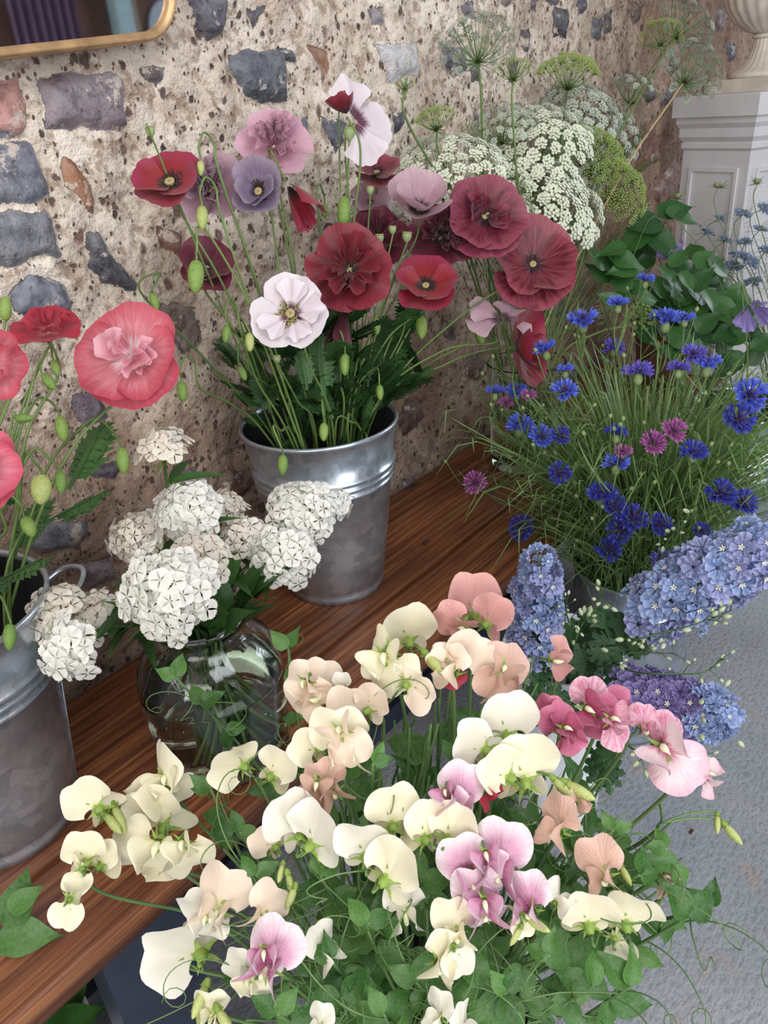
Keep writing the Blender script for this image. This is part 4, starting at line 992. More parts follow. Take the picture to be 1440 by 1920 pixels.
for (px, py, L, y, D, lab) in [
 (281, 243, 26, .84, (-.25, .95, .1), 'ribbed seed head standing above the scarlet poppy against the wall'),
 (711, 444, 26, .755, (-.05, 1, .3), 'left one of two green seed heads in front of the maroon poppies'),
 (763, 440, 28, .755, (.05, 1, .3), 'right one of two green seed heads in front of the maroon poppies'),
 (736, 428, 22, .77, (0, 1, .2), 'small seed head between its two larger neighbours at the centre'),
 (694, 354, 22, .80, (0, 1, .1), 'green seed head in front of the faded mauve poppy'),
 (519, 670, 22, .75, (-.1, 1, .3), 'brown topped seed head under the white poppy'),
 (655, 246, 34, .80, (0, 1, .1), 'broad green cup under the small crimson torn poppy'),
 (848, 338, 20, .82, (0, 1, .1), 'tiny seed head against the ammi beside the burgundy poppy')]:
    poppy_bud(px, py, L, y, D, lab, VP, 'poppy seed heads in the middle bucket', kind='pod')
# filling leaves and bare stems at the bucket's mouth
def leafy_mass(name, rim, rt, n, label, mat, hmin, hmax, lobed=True, seed=2, grow=1.5):
    rs = random.Random(seed); r = root(name, (rim[0], rim[1], rim[2]-.25), label, 'leaves'); b = MB()
    for i in range(n):
        a = rs.random()*6.28; q = rt*.82*math.sqrt(rs.random()); p = np.array([rim[0]+q*math.cos(a), rim[1]+q*math.sin(a), rim[2]-.05+rs.random()*(hmax)])
        out_ = np.array([math.cos(a), math.sin(a), 0])*q/rt; p = p+out_*(p[2]-rim[2])*grow*.5
        d = nrm(out_*rs.uniform(.2, 1.0)+np.array([rs.uniform(-.35, .35), rs.uniform(-.35, .35), rs.uniform(.5, 1.3)])); L = rs.uniform(hmin, hmin*1.8)
        if p[1] > WY-.06: p[1] = WY-.06
        if p[1]+d[1]*L > WY-.03: d[1] = min(d[1], (WY-.03-p[1])/L)
        s = lobed_leaf(.11, rs.randint(0, 3), mat) if lobed else leafmesh('leaf', mat, L=.11, W=.02, fold=.2, bend=.35)
        link('leaf', s, r, rel(r, frame(nrm(np.cross(d, [-d[1]+rs.uniform(-.5, .5), d[0]+rs.uniform(-.5, .5), .1])), d, p, L/.11)))
    return r
leafy_mass('poppy_leaves', PBR, .118, 96, 'bushy jagged dark green poppy leaves filling the mouth of the middle bucket', LEAFP, .034, .16, grow=.9)

# ---------------------------------------------------------------- coral poppies, left bucket
VL = (LB, LBR, .088, .127); G2 = 'coral poppies in the left bucket'; LEAVES[G2] = 2
def Q_(px, py, R, y, F, st, mat, label, **k): return poppy(px, py, R, y, F, st, mat, label, VL, G2, hairy=60, **k)
Q_(249, 672, 104, .74, (-.02, .12, 1), 'ruff', CORAL, 'big coral pink poppy with white heart, widest bloom at the left', pod=False, mat_in=PALEC)
Q_(92, 628, 66, .80, (.1, .72, .66), 'semi', CORALR, 'ruffled coral red poppy tilted upward left of the big coral one', pod=False)
Q_(-12, 688, 76, .70, (.1, .05, 1), 'semi', CORAL, 'coral poppy cut by the left edge, upper of the two there', pod=False)
Q_(-45, 882, 96, .66, (.2, .12, .95), 'ruff', PINKP, 'large pale pink poppy cut by the left edge, lower of the two there', pod=False)
for (px, py, L, y, D, lab, kw) in [
 (10, 578, 46, .80, (.1, .9, .1), 'bud splitting to show red petals at the upper left edge', dict(burst=ORNG)),
 (104, 690, 34, .80, (.3, -.9, .1), 'upper of two buds showing red under the ruffled coral poppy', dict(burst=ORNG, via=[(86, 660)])),
 (92, 716, 40, .79, (.6, -.7, .1), 'lower of two buds showing red under the ruffled coral poppy', dict(burst=ORNG, via=[(70, 690)])),
 (45, 784, 36, .79, (1, 0, .1), 'small bud with a red tip pointing right near the left edge', dict(burst=ORNG)),
 (230, 864, 50, .74, (.15, -1, .1), 'hairy green bud hanging from a long arching stem left of the sweet williams', dict(via=[(95, 865), (150, 805), (180, 785), (208, 805)])),
 (116, 804, 50, .80, (.2, -.9, .1), 'oval hairy bud behind the crossing poppy stems', dict(via=[(60, 760), (90, 750)])),
 (114, 905, 42, .76, (.1, -1, .1), 'small oval bud right of the fat pale bud', dict(via=[(60, 845), (92, 860)])),
 (77, 918, 58, .72, (.05, -1, .15), 'fat pale yellow green hairy bud at the left', dict(wide=1.35, mat=BUDY, via=[(45, 850), (66, 868)])),
 (54, 988, 42, .76, (.4, -.8, .1), 'round green bud among leaves above the left bucket', dict(wide=1.3)),
 (18, 1194, 50, .70, (.05, -1, .15), 'hairy green bud hanging in front of the left bucket', dict(via=[(-30, 1100), (2, 1120)]))]:
    poppy_bud(px, py, L, y, D, lab, VL, 'poppy buds in the left bucket', **kw)
leafy_mass('poppy_leaves', (LBR[0]-.02, LBR[1], LBR[2]), .11, 34, 'green poppy leaves rising from the left bucket', LEAFP, .05, .05, seed=5)

# ---------------------------------------------------------------- sweet williams in the jar
JV = (JB, (JB[0], JB[1], BENCH+.21), .06, .048)
SWG = 'sweet williams in the glass jar'
def william(px, py, Rpx, y, F, mat, label, n, cap=1.25, seed=0, flat=.8):
    p = at(px, py, y=y); R = Rpx*depth(p)/FPX; Fw = img(F); c0 = p-Fw*R*.75; base, m = vessel(*JV, c0)
    r = root('sweet_william', base, label, 'flower', SWG)
    addstem(r, stem_path(base, m, c0, Fw, .02), .0022, .0018, STEMD)
    M = frame(Fw, (.2, .3, 1), p); rs = random.Random(seed+int(px)); b = MB()
    for i, d in enumerate(fib(n, cap)):
        dd = np.array(M.to_3x3()) @ d; q = p-Fw*R*.55+dd*R*np.array([1, 1, 1])*rs.uniform(.80, 1.12)
        fac = nrm(dd+Fw*.25+np.array([rs.uniform(-.35, .35) for _ in range(3)])); s = rs.uniform(.0095, .0138)
        link('floret', toothed_floret(rs.randint(0, 4), mat if rs.random() > .12 else SWW), r, rel(r, frame(fac, [rs.uniform(-1, 1) for _ in range(3)], q, s)))
        V, F_ = tube([c0+Fw*.004, (c0+q)/2+dd*.002, q-fac*s*.6], .0012, .0009, 4); b.add(V-np.array(r.location), F_)
    for i in range(26):
        d = nrm(Fw*.5+np.array([rs.uniform(-1, 1) for _ in range(3)])); V, F_ = tube([c0, c0+d*R*.4, c0+d*R*rs.uniform(.6, .95)+Fw*.004], .0014, .0002, 4); b.add(V-np.array(r.location), F_)
    link('bracts', b.mesh('bracts', CALYX), r)
    for i in range(4):
        f = rs.uniform(.35, .9); q = m+(c0-m)*f; a = rs.random()*6.28; d = nrm(np.array([math.cos(a), math.sin(a), rs.uniform(-.1, .7)]))
        if q[1]+d[1]*.07 > WY-.03: d[1] = -abs(d[1])
        link('leaf', leafmesh('leaf', LEAFW, L=.075, W=.0075, fold=.3, bend=.35), r, rel(r, frame(nrm(np.cross(d, [-d[1], d[0], .2])), d, q, rs.uniform(.7, 1.1))))
    return r
for a in [
 (303, 830, 50, .74, (0, .86, .45), SWB, 'white sweet william on its own above the others, under the coral poppy', 26),
 (345, 955, 68, .72, (-.2, .3, .9), SWW, 'tall white sweet william head left of the empty wall, second from the top', 44),
 (425, 945, 36, .75, (.3, .6, .6), SWB, 'small blush sweet william facing up right of the tall white head', 16),
 (305, 1112, 92, .62, (-.1, .1, 1), SWW, 'largest and brightest white sweet william dome in front of the jar', 64),
 (372, 1052, 56, .66, (.15, .35, .9), SWB, 'blush sweet william head tucked behind the largest dome', 30),
 (246, 1002, 56, .80, (-.3, .4, .7), SWB, 'dim cream sweet william near the wall behind the tall head', 28),
 (118, 1222, 62, .66, (-.3, -.25, .9), SWW, 'bright white sweet william low on the left beside the zinc bucket', 34),
 (96, 1138, 56, .74, (-.4, .5, .6), SWB, 'sweet william behind the bucket handle', 26),
 (172, 1150, 50, .72, (-.2, .5, .7), SWB, 'sweet william between the bucket handle and the largest dome', 24),
 (572, 955, 66, .64, (.25, .35, .9), SWW, 'white sweet william in front of the galvanised bucket, with one brown faded floret', 44),
 (645, 944, 26, .65, (.9, .2, .3), SWW, 'tiny side spray of sweet william furthest right', 8),
 (536, 1045, 62, .62, (.25, -.05, .95), SWW, 'white sweet william below the one in front of the galvanised bucket', 40),
 (462, 1000, 46, .68, (.2, .6, .7), SWB, 'sweet william in the middle joining the left and right groups', 24)]:
    william(*a[:-1], a[-1])
leafy_mass('sweet_william_leaves', (JB[0]+.01, JB[1], BENCH+.20), .05, 46, 'dark green leaves crowding the neck of the glass jar', LEAFW, .06, .09, lobed=False, seed=8, grow=2.5)

rs = random.Random(3); b = MB(); r = root('stripped_greenery', (JB[0], JB[1], BENCH+.004), 'pale green stripped stems standing in the water of the glass jar', 'stems', None)
for i in range(26):
    a = rs.random()*6.28; q = rs.uniform(.01, .068); a2 = a+rs.uniform(1.5, 4); m_ = rs.uniform(.0, .032)
    V, F = tube(spline([(q*math.cos(a), q*math.sin(a), .006), (m_*.6*math.cos(a2)+q*.4*math.cos(a), m_*.6*math.sin(a2)+q*.4*math.sin(a), .1), (m_*math.cos(a2), m_*math.sin(a2), .21)], 5), .0022, .0020, 6); link('stem', mesh('stem', V, F, STEM), r)
    if i < 16:
        d = nrm([math.cos(a2), math.sin(a2), .9]); link('leaf', leafmesh('leaf', LEAFW, L=.05, W=.006, fold=.3, bend=.3), r, frame(nrm(np.cross(d, [-d[1], d[0], .2])), d, (q*.4*math.cos(a), q*.4*math.sin(a), rs.uniform(.03, .11)), .7))
# ---------------------------------------------------------------- ammi
AV = (GV, (GV[0], GV[1], BENCH+.24), .06, .083); AG = 'ammi in the tall glass vase'
def ammi(px, py, Rpx, y, F, mat, label, n=46, cap=.95, tight=False, stem=STEM, sc_=1.0, us=.118):
    p = at(px, py, y=y); R = Rpx*depth(p)/FPX; Fw = img(F); Rs = R/math.sin(cap); cen_ = p-Fw*Rs*.9; hub = p-Fw*R*.85
    base, m = vessel(*AV, hub); r = root('ammi_flower', base, label, 'flower', AG)
    addstem(r, stem_path(base, m, hub, Fw, .03), .0028, .0020, stem)
    M3 = np.array(frame(Fw, (.2, .3, 1)).to_3x3()); b = MB(); rs = random.Random(int(px)); L = np.array(r.location)
    for d in fib(n, cap):
        dd = M3 @ d; q = cen_+dd*Rs*rs.uniform(.96, 1.04)
        link('umbellet', umbellet(rs.randint(0, 2), mat, tight), r, rel(r, frame(nrm(dd+np.array([rs.uniform(-.2, .2) for _ in range(3)])), [rs.uniform(-1, 1) for _ in range(3)], q, R*us*1.35*sc_*rs.uniform(.8, 1.15))))
        V, Fc = tube([hub-L, hub*.5+(q-dd*R*.08)*.5-Fw*R*.10-L, q-dd*R*.07-L], .0009, .0006, 3); b.add(V, Fc)
    link('rays', b.mesh('rays', STEM), r)
    b = MB()
    for i in range(12):
        a = i*.5236; d = nrm(M3 @ np.array([math.cos(a), math.sin(a), rs.uniform(-.5, .1)])); V, Fc = tube([hub-L, hub+d*R*.3-L, hub+d*R*.45-Fw*.004-L], .0006, .0003, 3); b.add(V, Fc)
    link('bracts', b.mesh('bracts', STEM), r)
    # feathery leaf on the stem
    f = rs.uniform(.45, .8); q0 = m+(hub-m)*f; a = rs.random()*6.28; d = nrm([math.cos(a), math.sin(a)*.4-.3, .7]); b = MB(); ln = .10
    for i in range(11):
        t = i/11; pp_ = q0+d*ln*t; 
        for s in (-1, 1):
            e = nrm(d*.6+s*np.cross(d, [0, .9, .4])+np.array([0, 0, rs.uniform(-.3, .3)])); l2 = ln*.42*(1-t*.7)
            V, Fc = tube([pp_-L, pp_+e*l2-L], .0007, .0003, 3); b.add(V, Fc)
            for k in (.35, .6, .8):
                e2 = nrm(e+rs.choice([-1, 1])*d*.8); V, Fc = tube([pp_+e*l2*k-L, pp_+e*l2*k+e2*l2*.35-L], .0005, .0002, 3); b.add(V, Fc)
    V, Fc = tube([q0-L, q0+d*ln-L], .0011, .0004, 4); b.add(V, Fc); link('leaf', b.mesh('leaf', LEAFC), r)
    return r
for a in [
 (832, 296, 116, .86, (-.15, .5, .85), AMW, 'large white lacy ammi dome, furthest left of the full domes', 62),
 (1020, 355, 122, .84, (.08, .45, .9), AMW, 'largest white ammi dome just above the burgundy and wine poppies', 76),
 (1008, 238, 104, .89, (-.1, .5, .85), AMW, 'greenish white ammi dome in the middle of the spray', 66),
 (1095, 185, 86, .91, (.15, .5, .8), AMC, 'grey white ammi dome behind, right of the middle', 56),
 (1165, 235, 66, .84, (.45, .3, .8), AMC, 'drooping grey ammi dome towards the plinth', 40),
 (1040, 440, 56, .84, (.05, .2, .95), AMW, 'small white ammi tuft low behind the wine poppy', 28),
 (1310, 118, 62, .74, (.55, .75, -.1), AMC, 'ammi umbel seen edge-on on a straw coloured stem near the urn', 40),
 (1300, 30, 60, .84, (.6, .7, .1), AMC, 'ammi umbel cut by the top edge near the urn', 36),
 (938, 215, 66, .93, (-.2, .6, .75), AMC, 'pale ammi dome between the left and middle domes', 36),
 (1085, 300, 72, .88, (.3, .3, .9), AMC, 'soft grey ammi dome tucked under the middle one', 44),
 (1200, 150, 50, .90, (.3, .8, .4), AMC, 'small thin ammi dome close to the wall left of the plinth', 26),
 (888, 60, 74, .88, (-.1, .95, -.1), AMC, 'ammi umbel seen from below its green spokes, top left', 34)]:
    ammi(*a[:-1], n=a[-1], stem=STRAW if a[0] == 1310 else STEM)
for a in [
 (1130, 275, 66, .82, (.4, .35, .85), 'lime green unopened ammi head in front of the drooping grey dome', 44),
 (1180, 345, 62, .73, (.5, .2, .85), 'lime green ammi head lowest on the right of the spray', 42),
 (1070, 112, 58, .88, (0, .8, .5), 'lime green ammi head above the grey white dome', 36),
 (963, 118, 36, .88, (0, .95, .2), 'small bright green ammi head on a thin stem against the wall', 22),
 (1240, 55, 40, .86, (.1, .95, -.1), 'tight green ammi head under the top edge', 24),
 (812, 208, 40, .86, (-.2, .7, .5), 'olive green ammi head behind the left dome', 24),
 (757, 150, 20, .87, (-.1, .9, .2), 'tiny green ammi tuft alone against the wall', 14),
 (1205, 590, 26, .60, (.1, .1, .95), 'small lime ammi head standing among the cornflowers', 24)]:
    ammi(*a[:5], AMG, a[5], n=a[6], tight=True, us=.16)

def thread_mass():
    rs = random.Random(12); r = root('ammi_foliage', (GV[0], GV[1], BENCH+.2), 'feathery bright green ammi leaves under the white domes beside the plinth', 'foliage'); Lc = np.array(r.location); b = MB()
    for i in range(62):
        px, py = rs.uniform(1010, 1215), rs.uniform(300, 560)
        if i % 3 == 0: px, py = rs.uniform(800, 1010), rs.uniform(330, 440)
        p = at(px, py, y=rs.uniform(.80, .92)); b0 = np.array([GV[0]+rs.uniform(-.05, .05), GV[1]+rs.uniform(-.05, .05), BENCH+.23])
        V, F = tube(spline([b0, b0*.5+p*.5+[0, 0, .02], p], 4)-Lc, .0013, .0007, 4); b.add(V, F); d = nrm(p-b0)
        for k in range(26):
            q = p-d*rs.uniform(-.01, .07); e = nrm(d*.7+np.array([rs.uniform(-1, 1), rs.uniform(-.6, .6), rs.uniform(-.5, .8)])); l = rs.uniform(.018, .045)
            V, F = tube([q-Lc, q+e*l-Lc], .0007, .0003, 3); b.add(V, F)
    o = link('thread_leaves', b.mesh('thread_leaves', STEM), r); o['kind'] = 'stuff'
thread_mass()

# ---------------------------------------------------------------- cornflowers
CC = np.array([1.31, .44, .63]); CRr = np.array([.30, .26, .29]); CV = (CBK, CBR, .09, .118); CG = 'cornflowers in the floor bucket'
def linleaf(sd):
    def f():
        rs = random.Random(sd); a = rs.uniform(-.5, .5); c = rs.uniform(.3, 1.1); V = []; n = 9
        for i in range(n):
            t = i/(n-1); w = .028*math.sin(math.pi*min(.98, t*.85+.15)); y = math.sin(c*t)/c; z = -(1-math.cos(c*t))/c+.25*t; x = a*t*t*.5
            V += [(x-w, y, z), (x, y, z-.006), (x+w, y, z)]
        return mesh('leaf', V, gridF(3, n), LEAFC)
    return cached(('lin', sd), f)
def corn(px, py, Rpx, mat, F, label, t=None, buds=0, nleaf=5):
    p = dome(px, py, CC, CRr) if t is None else at(px, py, t=t); R = Rpx*depth(p)/FPX; Fw = img(F)
    base, m = vessel(*CV, p); r = root('cornflower', base, label, 'cornflower', CG); rs = random.Random(int(px*3+py))
    j = p-Fw*R*.60; Q = stem_path(base, m, j, Fw, .05); addstem(r, Q, .0013, .0010, LEAFC, ns=5)
    M = rel(r, frame(Fw, [rs.uniform(-1, 1) for _ in range(3)], p, R*1.02))
    o = link('involucre', involucre(), r, M)
    link('ray_florets', corn_outer(rs.randint(0, 3), mat, 11), o); link('disc_florets', corn_inner(VIOL if mat is not CPINK else CPINK), o)
    for i in range(nleaf):
        k = rs.randint(8, len(Q)-5); q = Q[k]; tt = nrm(Q[k+1]-Q[k]); a = rs.random()*6.28; d = nrm(tt*.9+np.array([math.cos(a), math.sin(a), 0])*.7)
        link('leaf', linleaf(rs.randint(0, 7)), r, rel(r, frame(nrm(np.cross(d, np.cross([0, 0, 1], d)+.01)*-1), d, q, rs.uniform(.06, .12))))
    for i in range(buds):
        k = rs.randint(len(Q)//2, len(Q)-4); q = Q[k]; tt = nrm(Q[k+1]-Q[k]); d = nrm(tt*.8+img((rs.uniform(-1, 1), rs.uniform(-.2, .6), rs.uniform(-.3, .8)))); L = rs.uniform(.04, .09)
        e = q+d*L+np.array([0, 0, L*.4]); V, Fc = tube(spline([q, q+d*L*.5, e], 4), .0009, .0007, 4); o = link('side_stem', mesh('side_stem', V-base, Fc, LEAFC), r)
        link('bud', involucre(), o, Matrix.Translation(Vector(e-base)) @ frame(nrm(e-q), (0, .1, 1), s=.0115) @ Matrix.Translation((0, 0, .55)))
    return r
U_, C_, M_ = (0, .95, .3), (0, .3, .95), (0, .75, .65)
for a in [
 (1093, 605, 34, BLUE, (-.1, .8, .5), 'blue cornflower nearest the red banded pot'), (1159, 573, 24, BLUE, U_, 'blue cornflower standing left of the small lime ammi head'),
 (1210, 528, 21, BLUE, U_, 'highest blue cornflower, at the top of the lime ammi head'), (1247, 603, 34, BLUE, U_, 'wide blue cornflower right of the lime ammi head'),
 (1284, 600, 22, BLUE, U_, 'small blue cornflower touching the wide one on its right'), (1022, 660, 28, BLUE, (-.3, .8, .4), 'blue cornflower beside the side-on red poppy'),
 (1060, 697, 20, BLUE, U_, 'small blue cornflower over the pair at upper left'), (1058, 737, 30, BLUE, M_, 'light blue cornflower under the small upper left one'),
 (928, 738, 22, BLUE, U_, 'leftmost of the row of blue cornflowers under the red poppy'), (968, 738, 26, BLUE, M_, 'second of the blue cornflowers under the red poppy'),
 (948, 760, 18, CPINK, M_, 'dull magenta cornflower under the blue row at the left'), (990, 744, 18, CPINK, M_, 'magenta cornflower at the right end of the blue row'),
 (975, 803, 32, BLUE, M_, 'light blue cornflower lower left of the blue row'), (1014, 820, 27, BLUE, C_, 'blue cornflower in the middle of a trio at the left'), (1050, 818, 22, DBLUE, C_, 'deep blue cornflower at the right of the left trio'),
 (1197, 702, 33, VIOL, U_, 'violet blue cornflower alone at the centre of the bunch'), (1272, 694, 25, VIOL, U_, 'violet cornflower at the left of the right-hand cluster'),
 (1300, 668, 28, VIOL, M_, 'violet blue cornflower topping the right-hand cluster'), (1325, 688, 31, BLUE, U_, 'bright blue cornflower at the right of the right-hand cluster'),
 (1402, 745, 40, BLUE, (.05, .3, .95), 'largest blue cornflower open to the front at the right edge'), (1383, 786, 35, DBLUE, (0, .1, 1), 'blue cornflower just under the largest one'),
 (1155, 816, 26, DBLUE, U_, 'deep blue cornflower left of the magenta pair'), (1262, 810, 28, CPINK, C_, 'bright magenta cornflower, right of the magenta pair'), (1224, 832, 28, CPINK, C_, 'bright magenta cornflower, left of the magenta pair'),
 (1155, 873, 30, BLUE, U_, 'light blue cornflower straight below the deep blue one at the middle'), (1048, 887, 26, DBLUE, (0, .05, 1), 'round blue cornflower facing the viewer above the sky blue delphinium'),
 (891, 906, 26, CPINK, (-.1, .1, 1), 'magenta cornflower hanging over the bench'), (975, 989, 29, DBLUE, (0, 0, 1), 'round blue cornflower over the bench edge'),
 (1128, 932, 34, DBLUE, M_, 'deep blue cornflower at the upper left of the dark cluster'), (1150, 950, 28, DBLUE, C_, 'dark blue cornflower second in the dark cluster'), (1186, 972, 32, DBLUE, C_, 'dark blue cornflower in the middle of the dark cluster'),
 (1160, 994, 30, DBLUE, C_, 'dark blue cornflower low in the dark cluster'), (1236, 984, 26, DBLUE, C_, 'dark blue cornflower at the right of the dark cluster'), (1140, 1032, 28, DBLUE, C_, 'lowest dark blue cornflower above the bucket rim'),
 (1350, 927, 33, DBLUE, (-.1, .5, .85), 'blue cornflower left of the pair above the large delphinium'), (1391, 943, 30, DBLUE, (.1, .3, .95), 'blue cornflower right of the pair above the large delphinium'),
 (1300, 852, 30, DBLUE, M_, 'shaded blue cornflower right below the magenta pair'), (1314, 996, 20, DBLUE, C_, 'small dark blue cornflower peeping over the large delphinium'),
 (1240, 1050, 24, VIOL, C_, 'sparse pale violet cornflower at the edge of the large delphinium'), (1150, 655, 24, VIOL, M_, 'shaded violet cornflower deep in the bunch at the top'),
 (1168, 850, 20, CPINK, M_, 'dull magenta cornflower deep in the bunch behind the light blue one')]:
    corn(*a, t=1.62 if 'shaded violet' in a[5] else (1.45 if ('top of the lime' in a[5] or 'wide blue' in a[5]) else None), buds=2, nleaf=6)
def corn_fill():
    rs = random.Random(4); b = MB()
    for i in range(2300):
        a = rs.random()*6.28; q = .105*math.sqrt(rs.random()); p0 = np.array([CBR[0]+q*math.cos(a), CBR[1]+q*math.sin(a), .30+.08*rs.random()])
        out_ = np.array([math.cos(a), math.sin(a), 0]); H = rs.uniform(.10, .42); sp = q/.105*rs.uniform(.25, 1.0)
        e = p0+out_*sp*H*.8+np.array([0, 0, H]); e[2] = max(e[2], .42); dr = rs.uniform(0, .07)
        m_ = p0+out_*sp*.10*H+np.array([0, 0, H*.55]); e2 = e+out_*dr+np.array([rs.uniform(-.04, .04), rs.uniform(-.04, .04), -dr*.8])
        if (p0+out_*.12)[2] < .4 and False: continue
        Q = spline([p0, m_, e, e2], 3); w = rs.uniform(.0011, .0026); n = len(Q); tw = nrm([rs.uniform(-1, 1), rs.uniform(-1, 1), rs.uniform(-.3, .3)]); V = []
        for k in range(n):
            ww = w*math.sin(math.pi*min(.97, .2+.75*k/(n-1))); V += [Q[k]-tw*ww, Q[k]+tw*ww]
        b.add(V, [(2*k, 2*k+1, 2*k+3, 2*k+2) for k in range(n-1)])
    me = b.mesh('cornflower_foliage', LEAFC); o = link('cornflower_foliage', me); o['kind'] = 'stuff'; o['label'] = 'mass of thin grey green cornflower leaves and stems in the floor bucket'; o['category'] = 'foliage'
corn_fill()

# ---------------------------------------------------------------- delphiniums
DV = (DB, DBR, .07, .094); DG = 'delphiniums in the white bucket'
def palmate(sd):
    def f():
        rs = random.Random(sd); b = MB()
        for k in range(7):
            a = (k-3)*.62; d = np.array([math.sin(a), math.cos(a)+.15, -.1]); d = nrm(d); q = np.cross(d, [0, 0, 1]); L = 1-.08*abs(k-3)
            P = [d*.02-q*.02, d*.02+q*.02, d*.45*L+q*.12, d*.62*L+q*.26, d*.68*L+q*.09, d*.8*L+q*.16, d*L, d*.8*L-q*.16, d*.68*L-q*.09, d*.62*L-q*.26, d*.45*L-q*.12, d*.5*L+np.array([0, 0, .05])]
            b.add(P, [(i, (i+1) % 11, 11) for i in range(11)])
        return b.mesh('leaf', LEAFD)
    return cached(('palm', sd), f)
def delph(A_, B_, Rpx, mats, label, n=60, tipbuds=0, fs=.0155, bees=.8):
    A_ = np.array(A_); B_ = np.array(B_); ax = nrm(B_-A_); L = np.linalg.norm(B_-A_); R = Rpx*depth(A_)/FPX
    base, m = vessel(*DV, A_); r = root('delphinium', base, label, 'flower', DG); rs = random.Random(int(L*1e4)); Lc = np.array(r.location)
    Q = spline([base, m, m+(A_-m)*.5+np.array([0, 0, .01]), A_-ax*.02, A_, B_], 8); V, F = tube(Q, .004, .0016, 7); link('stem', mesh('stem', V-Lc, F, STEM), r)
    q1 = nrm(np.cross(ax, [.1, .2, 1])); q2 = np.cross(ax, q1)
    for i in range(n):
        t = (i+.5)/n; a = i*2.39996; d = math.cos(a)*q1+math.sin(a)*q2; rr = R*(1-.35*t**3)*.72
        if t > .93: rr *= .6
        p = A_+ax*L*t+d*rr*rs.uniform(.85, 1.1)
        mt = mats[0] if rs.random() > .35 else mats[1]
        if len(mats) > 2 and (t > .72 or d @ np.array([0, 0, 1]) < -.5): mt = mats[2]
        fc = nrm(d+ax*rs.uniform(-.1, .45)+np.array([rs.uniform(-.25, .25) for _ in range(3)]))
        o = link('floret', star_floret(rs.randint(0, 3), mt), r, rel(r, frame(fc, [rs.uniform(-1, 1) for _ in range(3)], p, fs*rs.uniform(.85, 1.15)*(1-.3*t**4))))
        if rs.random() < bees: link('floret_eye', beemesh(BEE), o)
    for i in range(tipbuds):
        t = 1-.28*rs.random(); a = rs.random()*6.28; d = math.cos(a)*q1+math.sin(a)*q2; p = A_+ax*L*t+d*R*.75; V, F = lathe([(0, 0), (.3, .2), (.42, .6), (.34, 1.1), (0, 1.5)], 9)
        link('bud', cached('delbud', lambda: mesh('bud', V, F, DBUD)), r, rel(r, frame(nrm(d+ax*.6), (0, .2, 1), p, .008)))
    return r
delph(at(1003, 1222, t=1.12), at(1012, 1040, t=1.02), 58, (DBL2, DBL1), 'pale blue delphinium spike standing upright beside the bench edge', 50, fs=.0185)
delph(at(1215, 1150, t=1.10), at(1455, 1010, t=.96), 80, (DBL1, DBL2), 'largest sky blue delphinium spike leaning to the right edge', 70, fs=.0235)
delph(at(1165, 1305, t=1.06), at(1375, 1350, t=.96), 70, (DVIO, DVIO, DBL1), 'violet delphinium spike turning blue at its tip, lying out over the floor', 74, tipbuds=9, fs=.019, bees=.3)
def budspray(pts, t, label, nb, seed, vs=DV, mat=DBUD, s=.0062):
    P = [at(x, y, t=t) for x, y in pts]; base, m = vessel(*vs, P[0]); r = root('delphinium_bud_spray', base, label, 'flower', 'delphinium bud sprays'); rs = random.Random(seed); Lc = np.array(r.location)
    Q = spline([base, m]+P, 6); V, F = tube(Q, .0018, .0007, 5); link('stem', mesh('stem', V-Lc, F, STEMD), r)
    V, F = lathe([(0, 0), (.35, .2), (.5, .7), (.42, 1.2), (.12, 1.6), (0, 1.7)], 9); me = cached(('dbud', mat.name), lambda: mesh('bud', V, F, mat)); k0 = 6+6
    for i in range(nb):
        k = rs.randint(k0, len(Q)-1); d = nrm(img((rs.uniform(-1, 1), rs.uniform(-.6, 1), rs.uniform(-.2, .9)))); e = Q[k]+d*rs.uniform(.006, .022)
        Vs, Fs = tube([Q[k], (Q[k]+e)/2+[0, 0, .002], e], .0006, .0006, 4); o = link('side_stem', mesh('side_stem', Vs-Lc, Fs, STEMD), r); link('bud', me, o, Matrix.Translation(Vector(e-Lc)) @ frame(d, (0, .1, 1), s=s*rs.uniform(.7, 1.15)))
    return r
budspray([(1075, 1215), (1095, 1165), (1130, 1120)], 1.08, 'spray of pale round buds in front of the cornflower bucket', 15, 1)
budspray([(1180, 1205), (1270, 1180), (1335, 1160), (1370, 1145)], 1.0, 'bud spray reaching right under the largest delphinium', 14, 2)
budspray([(1130, 1250), (1180, 1225), (1260, 1225)], 1.05, 'bud spray between the largest and the violet delphinium', 14, 3)
budspray([(1200, 1262), (1310, 1262), (1352, 1238)], .98, 'thin bud spray just above the violet delphinium over the floor', 8, 4, s=.0045)
budspray([(1215, 1120), (1250, 1020), (1300, 965)], 1.12, 'bud spray rising through the cornflowers', 14, 5)
budspray([(1070, 1190), (1062, 1150), (1060, 1135)], 1.03, 'tiny green bud spray against the upright pale blue delphinium', 12, 6, s=.004)
budspray([(1180, 1400), (1260, 1415), (1350, 1425)], .98, 'bud spray under the violet delphinium', 10, 7)
lr = root('delphinium_leaves', (DBR[0], DBR[1], .2), 'dark green deeply cut delphinium leaves spilling from the white bucket', 'leaves')
rs = random.Random(21)
for i in range(34):
    px, py = rs.uniform(985, 1190), rs.uniform(1175, 1345)
    if i < 3: px, py = 1130+10*i, 1440-12*i
    p = at(px, py, t=rs.uniform(1.08, 1.2)); d = img((rs.uniform(-1, 1), rs.uniform(-.3, 1), rs.uniform(-.2, .3)))
    link('leaf', palmate(rs.randint(0, 2)), lr, rel(lr, frame(img((rs.uniform(-.6, .6), rs.uniform(0, .8), 1)), d, p, rs.uniform(.028, .044))))
b = MB(); Lc = np.array(lr.location)
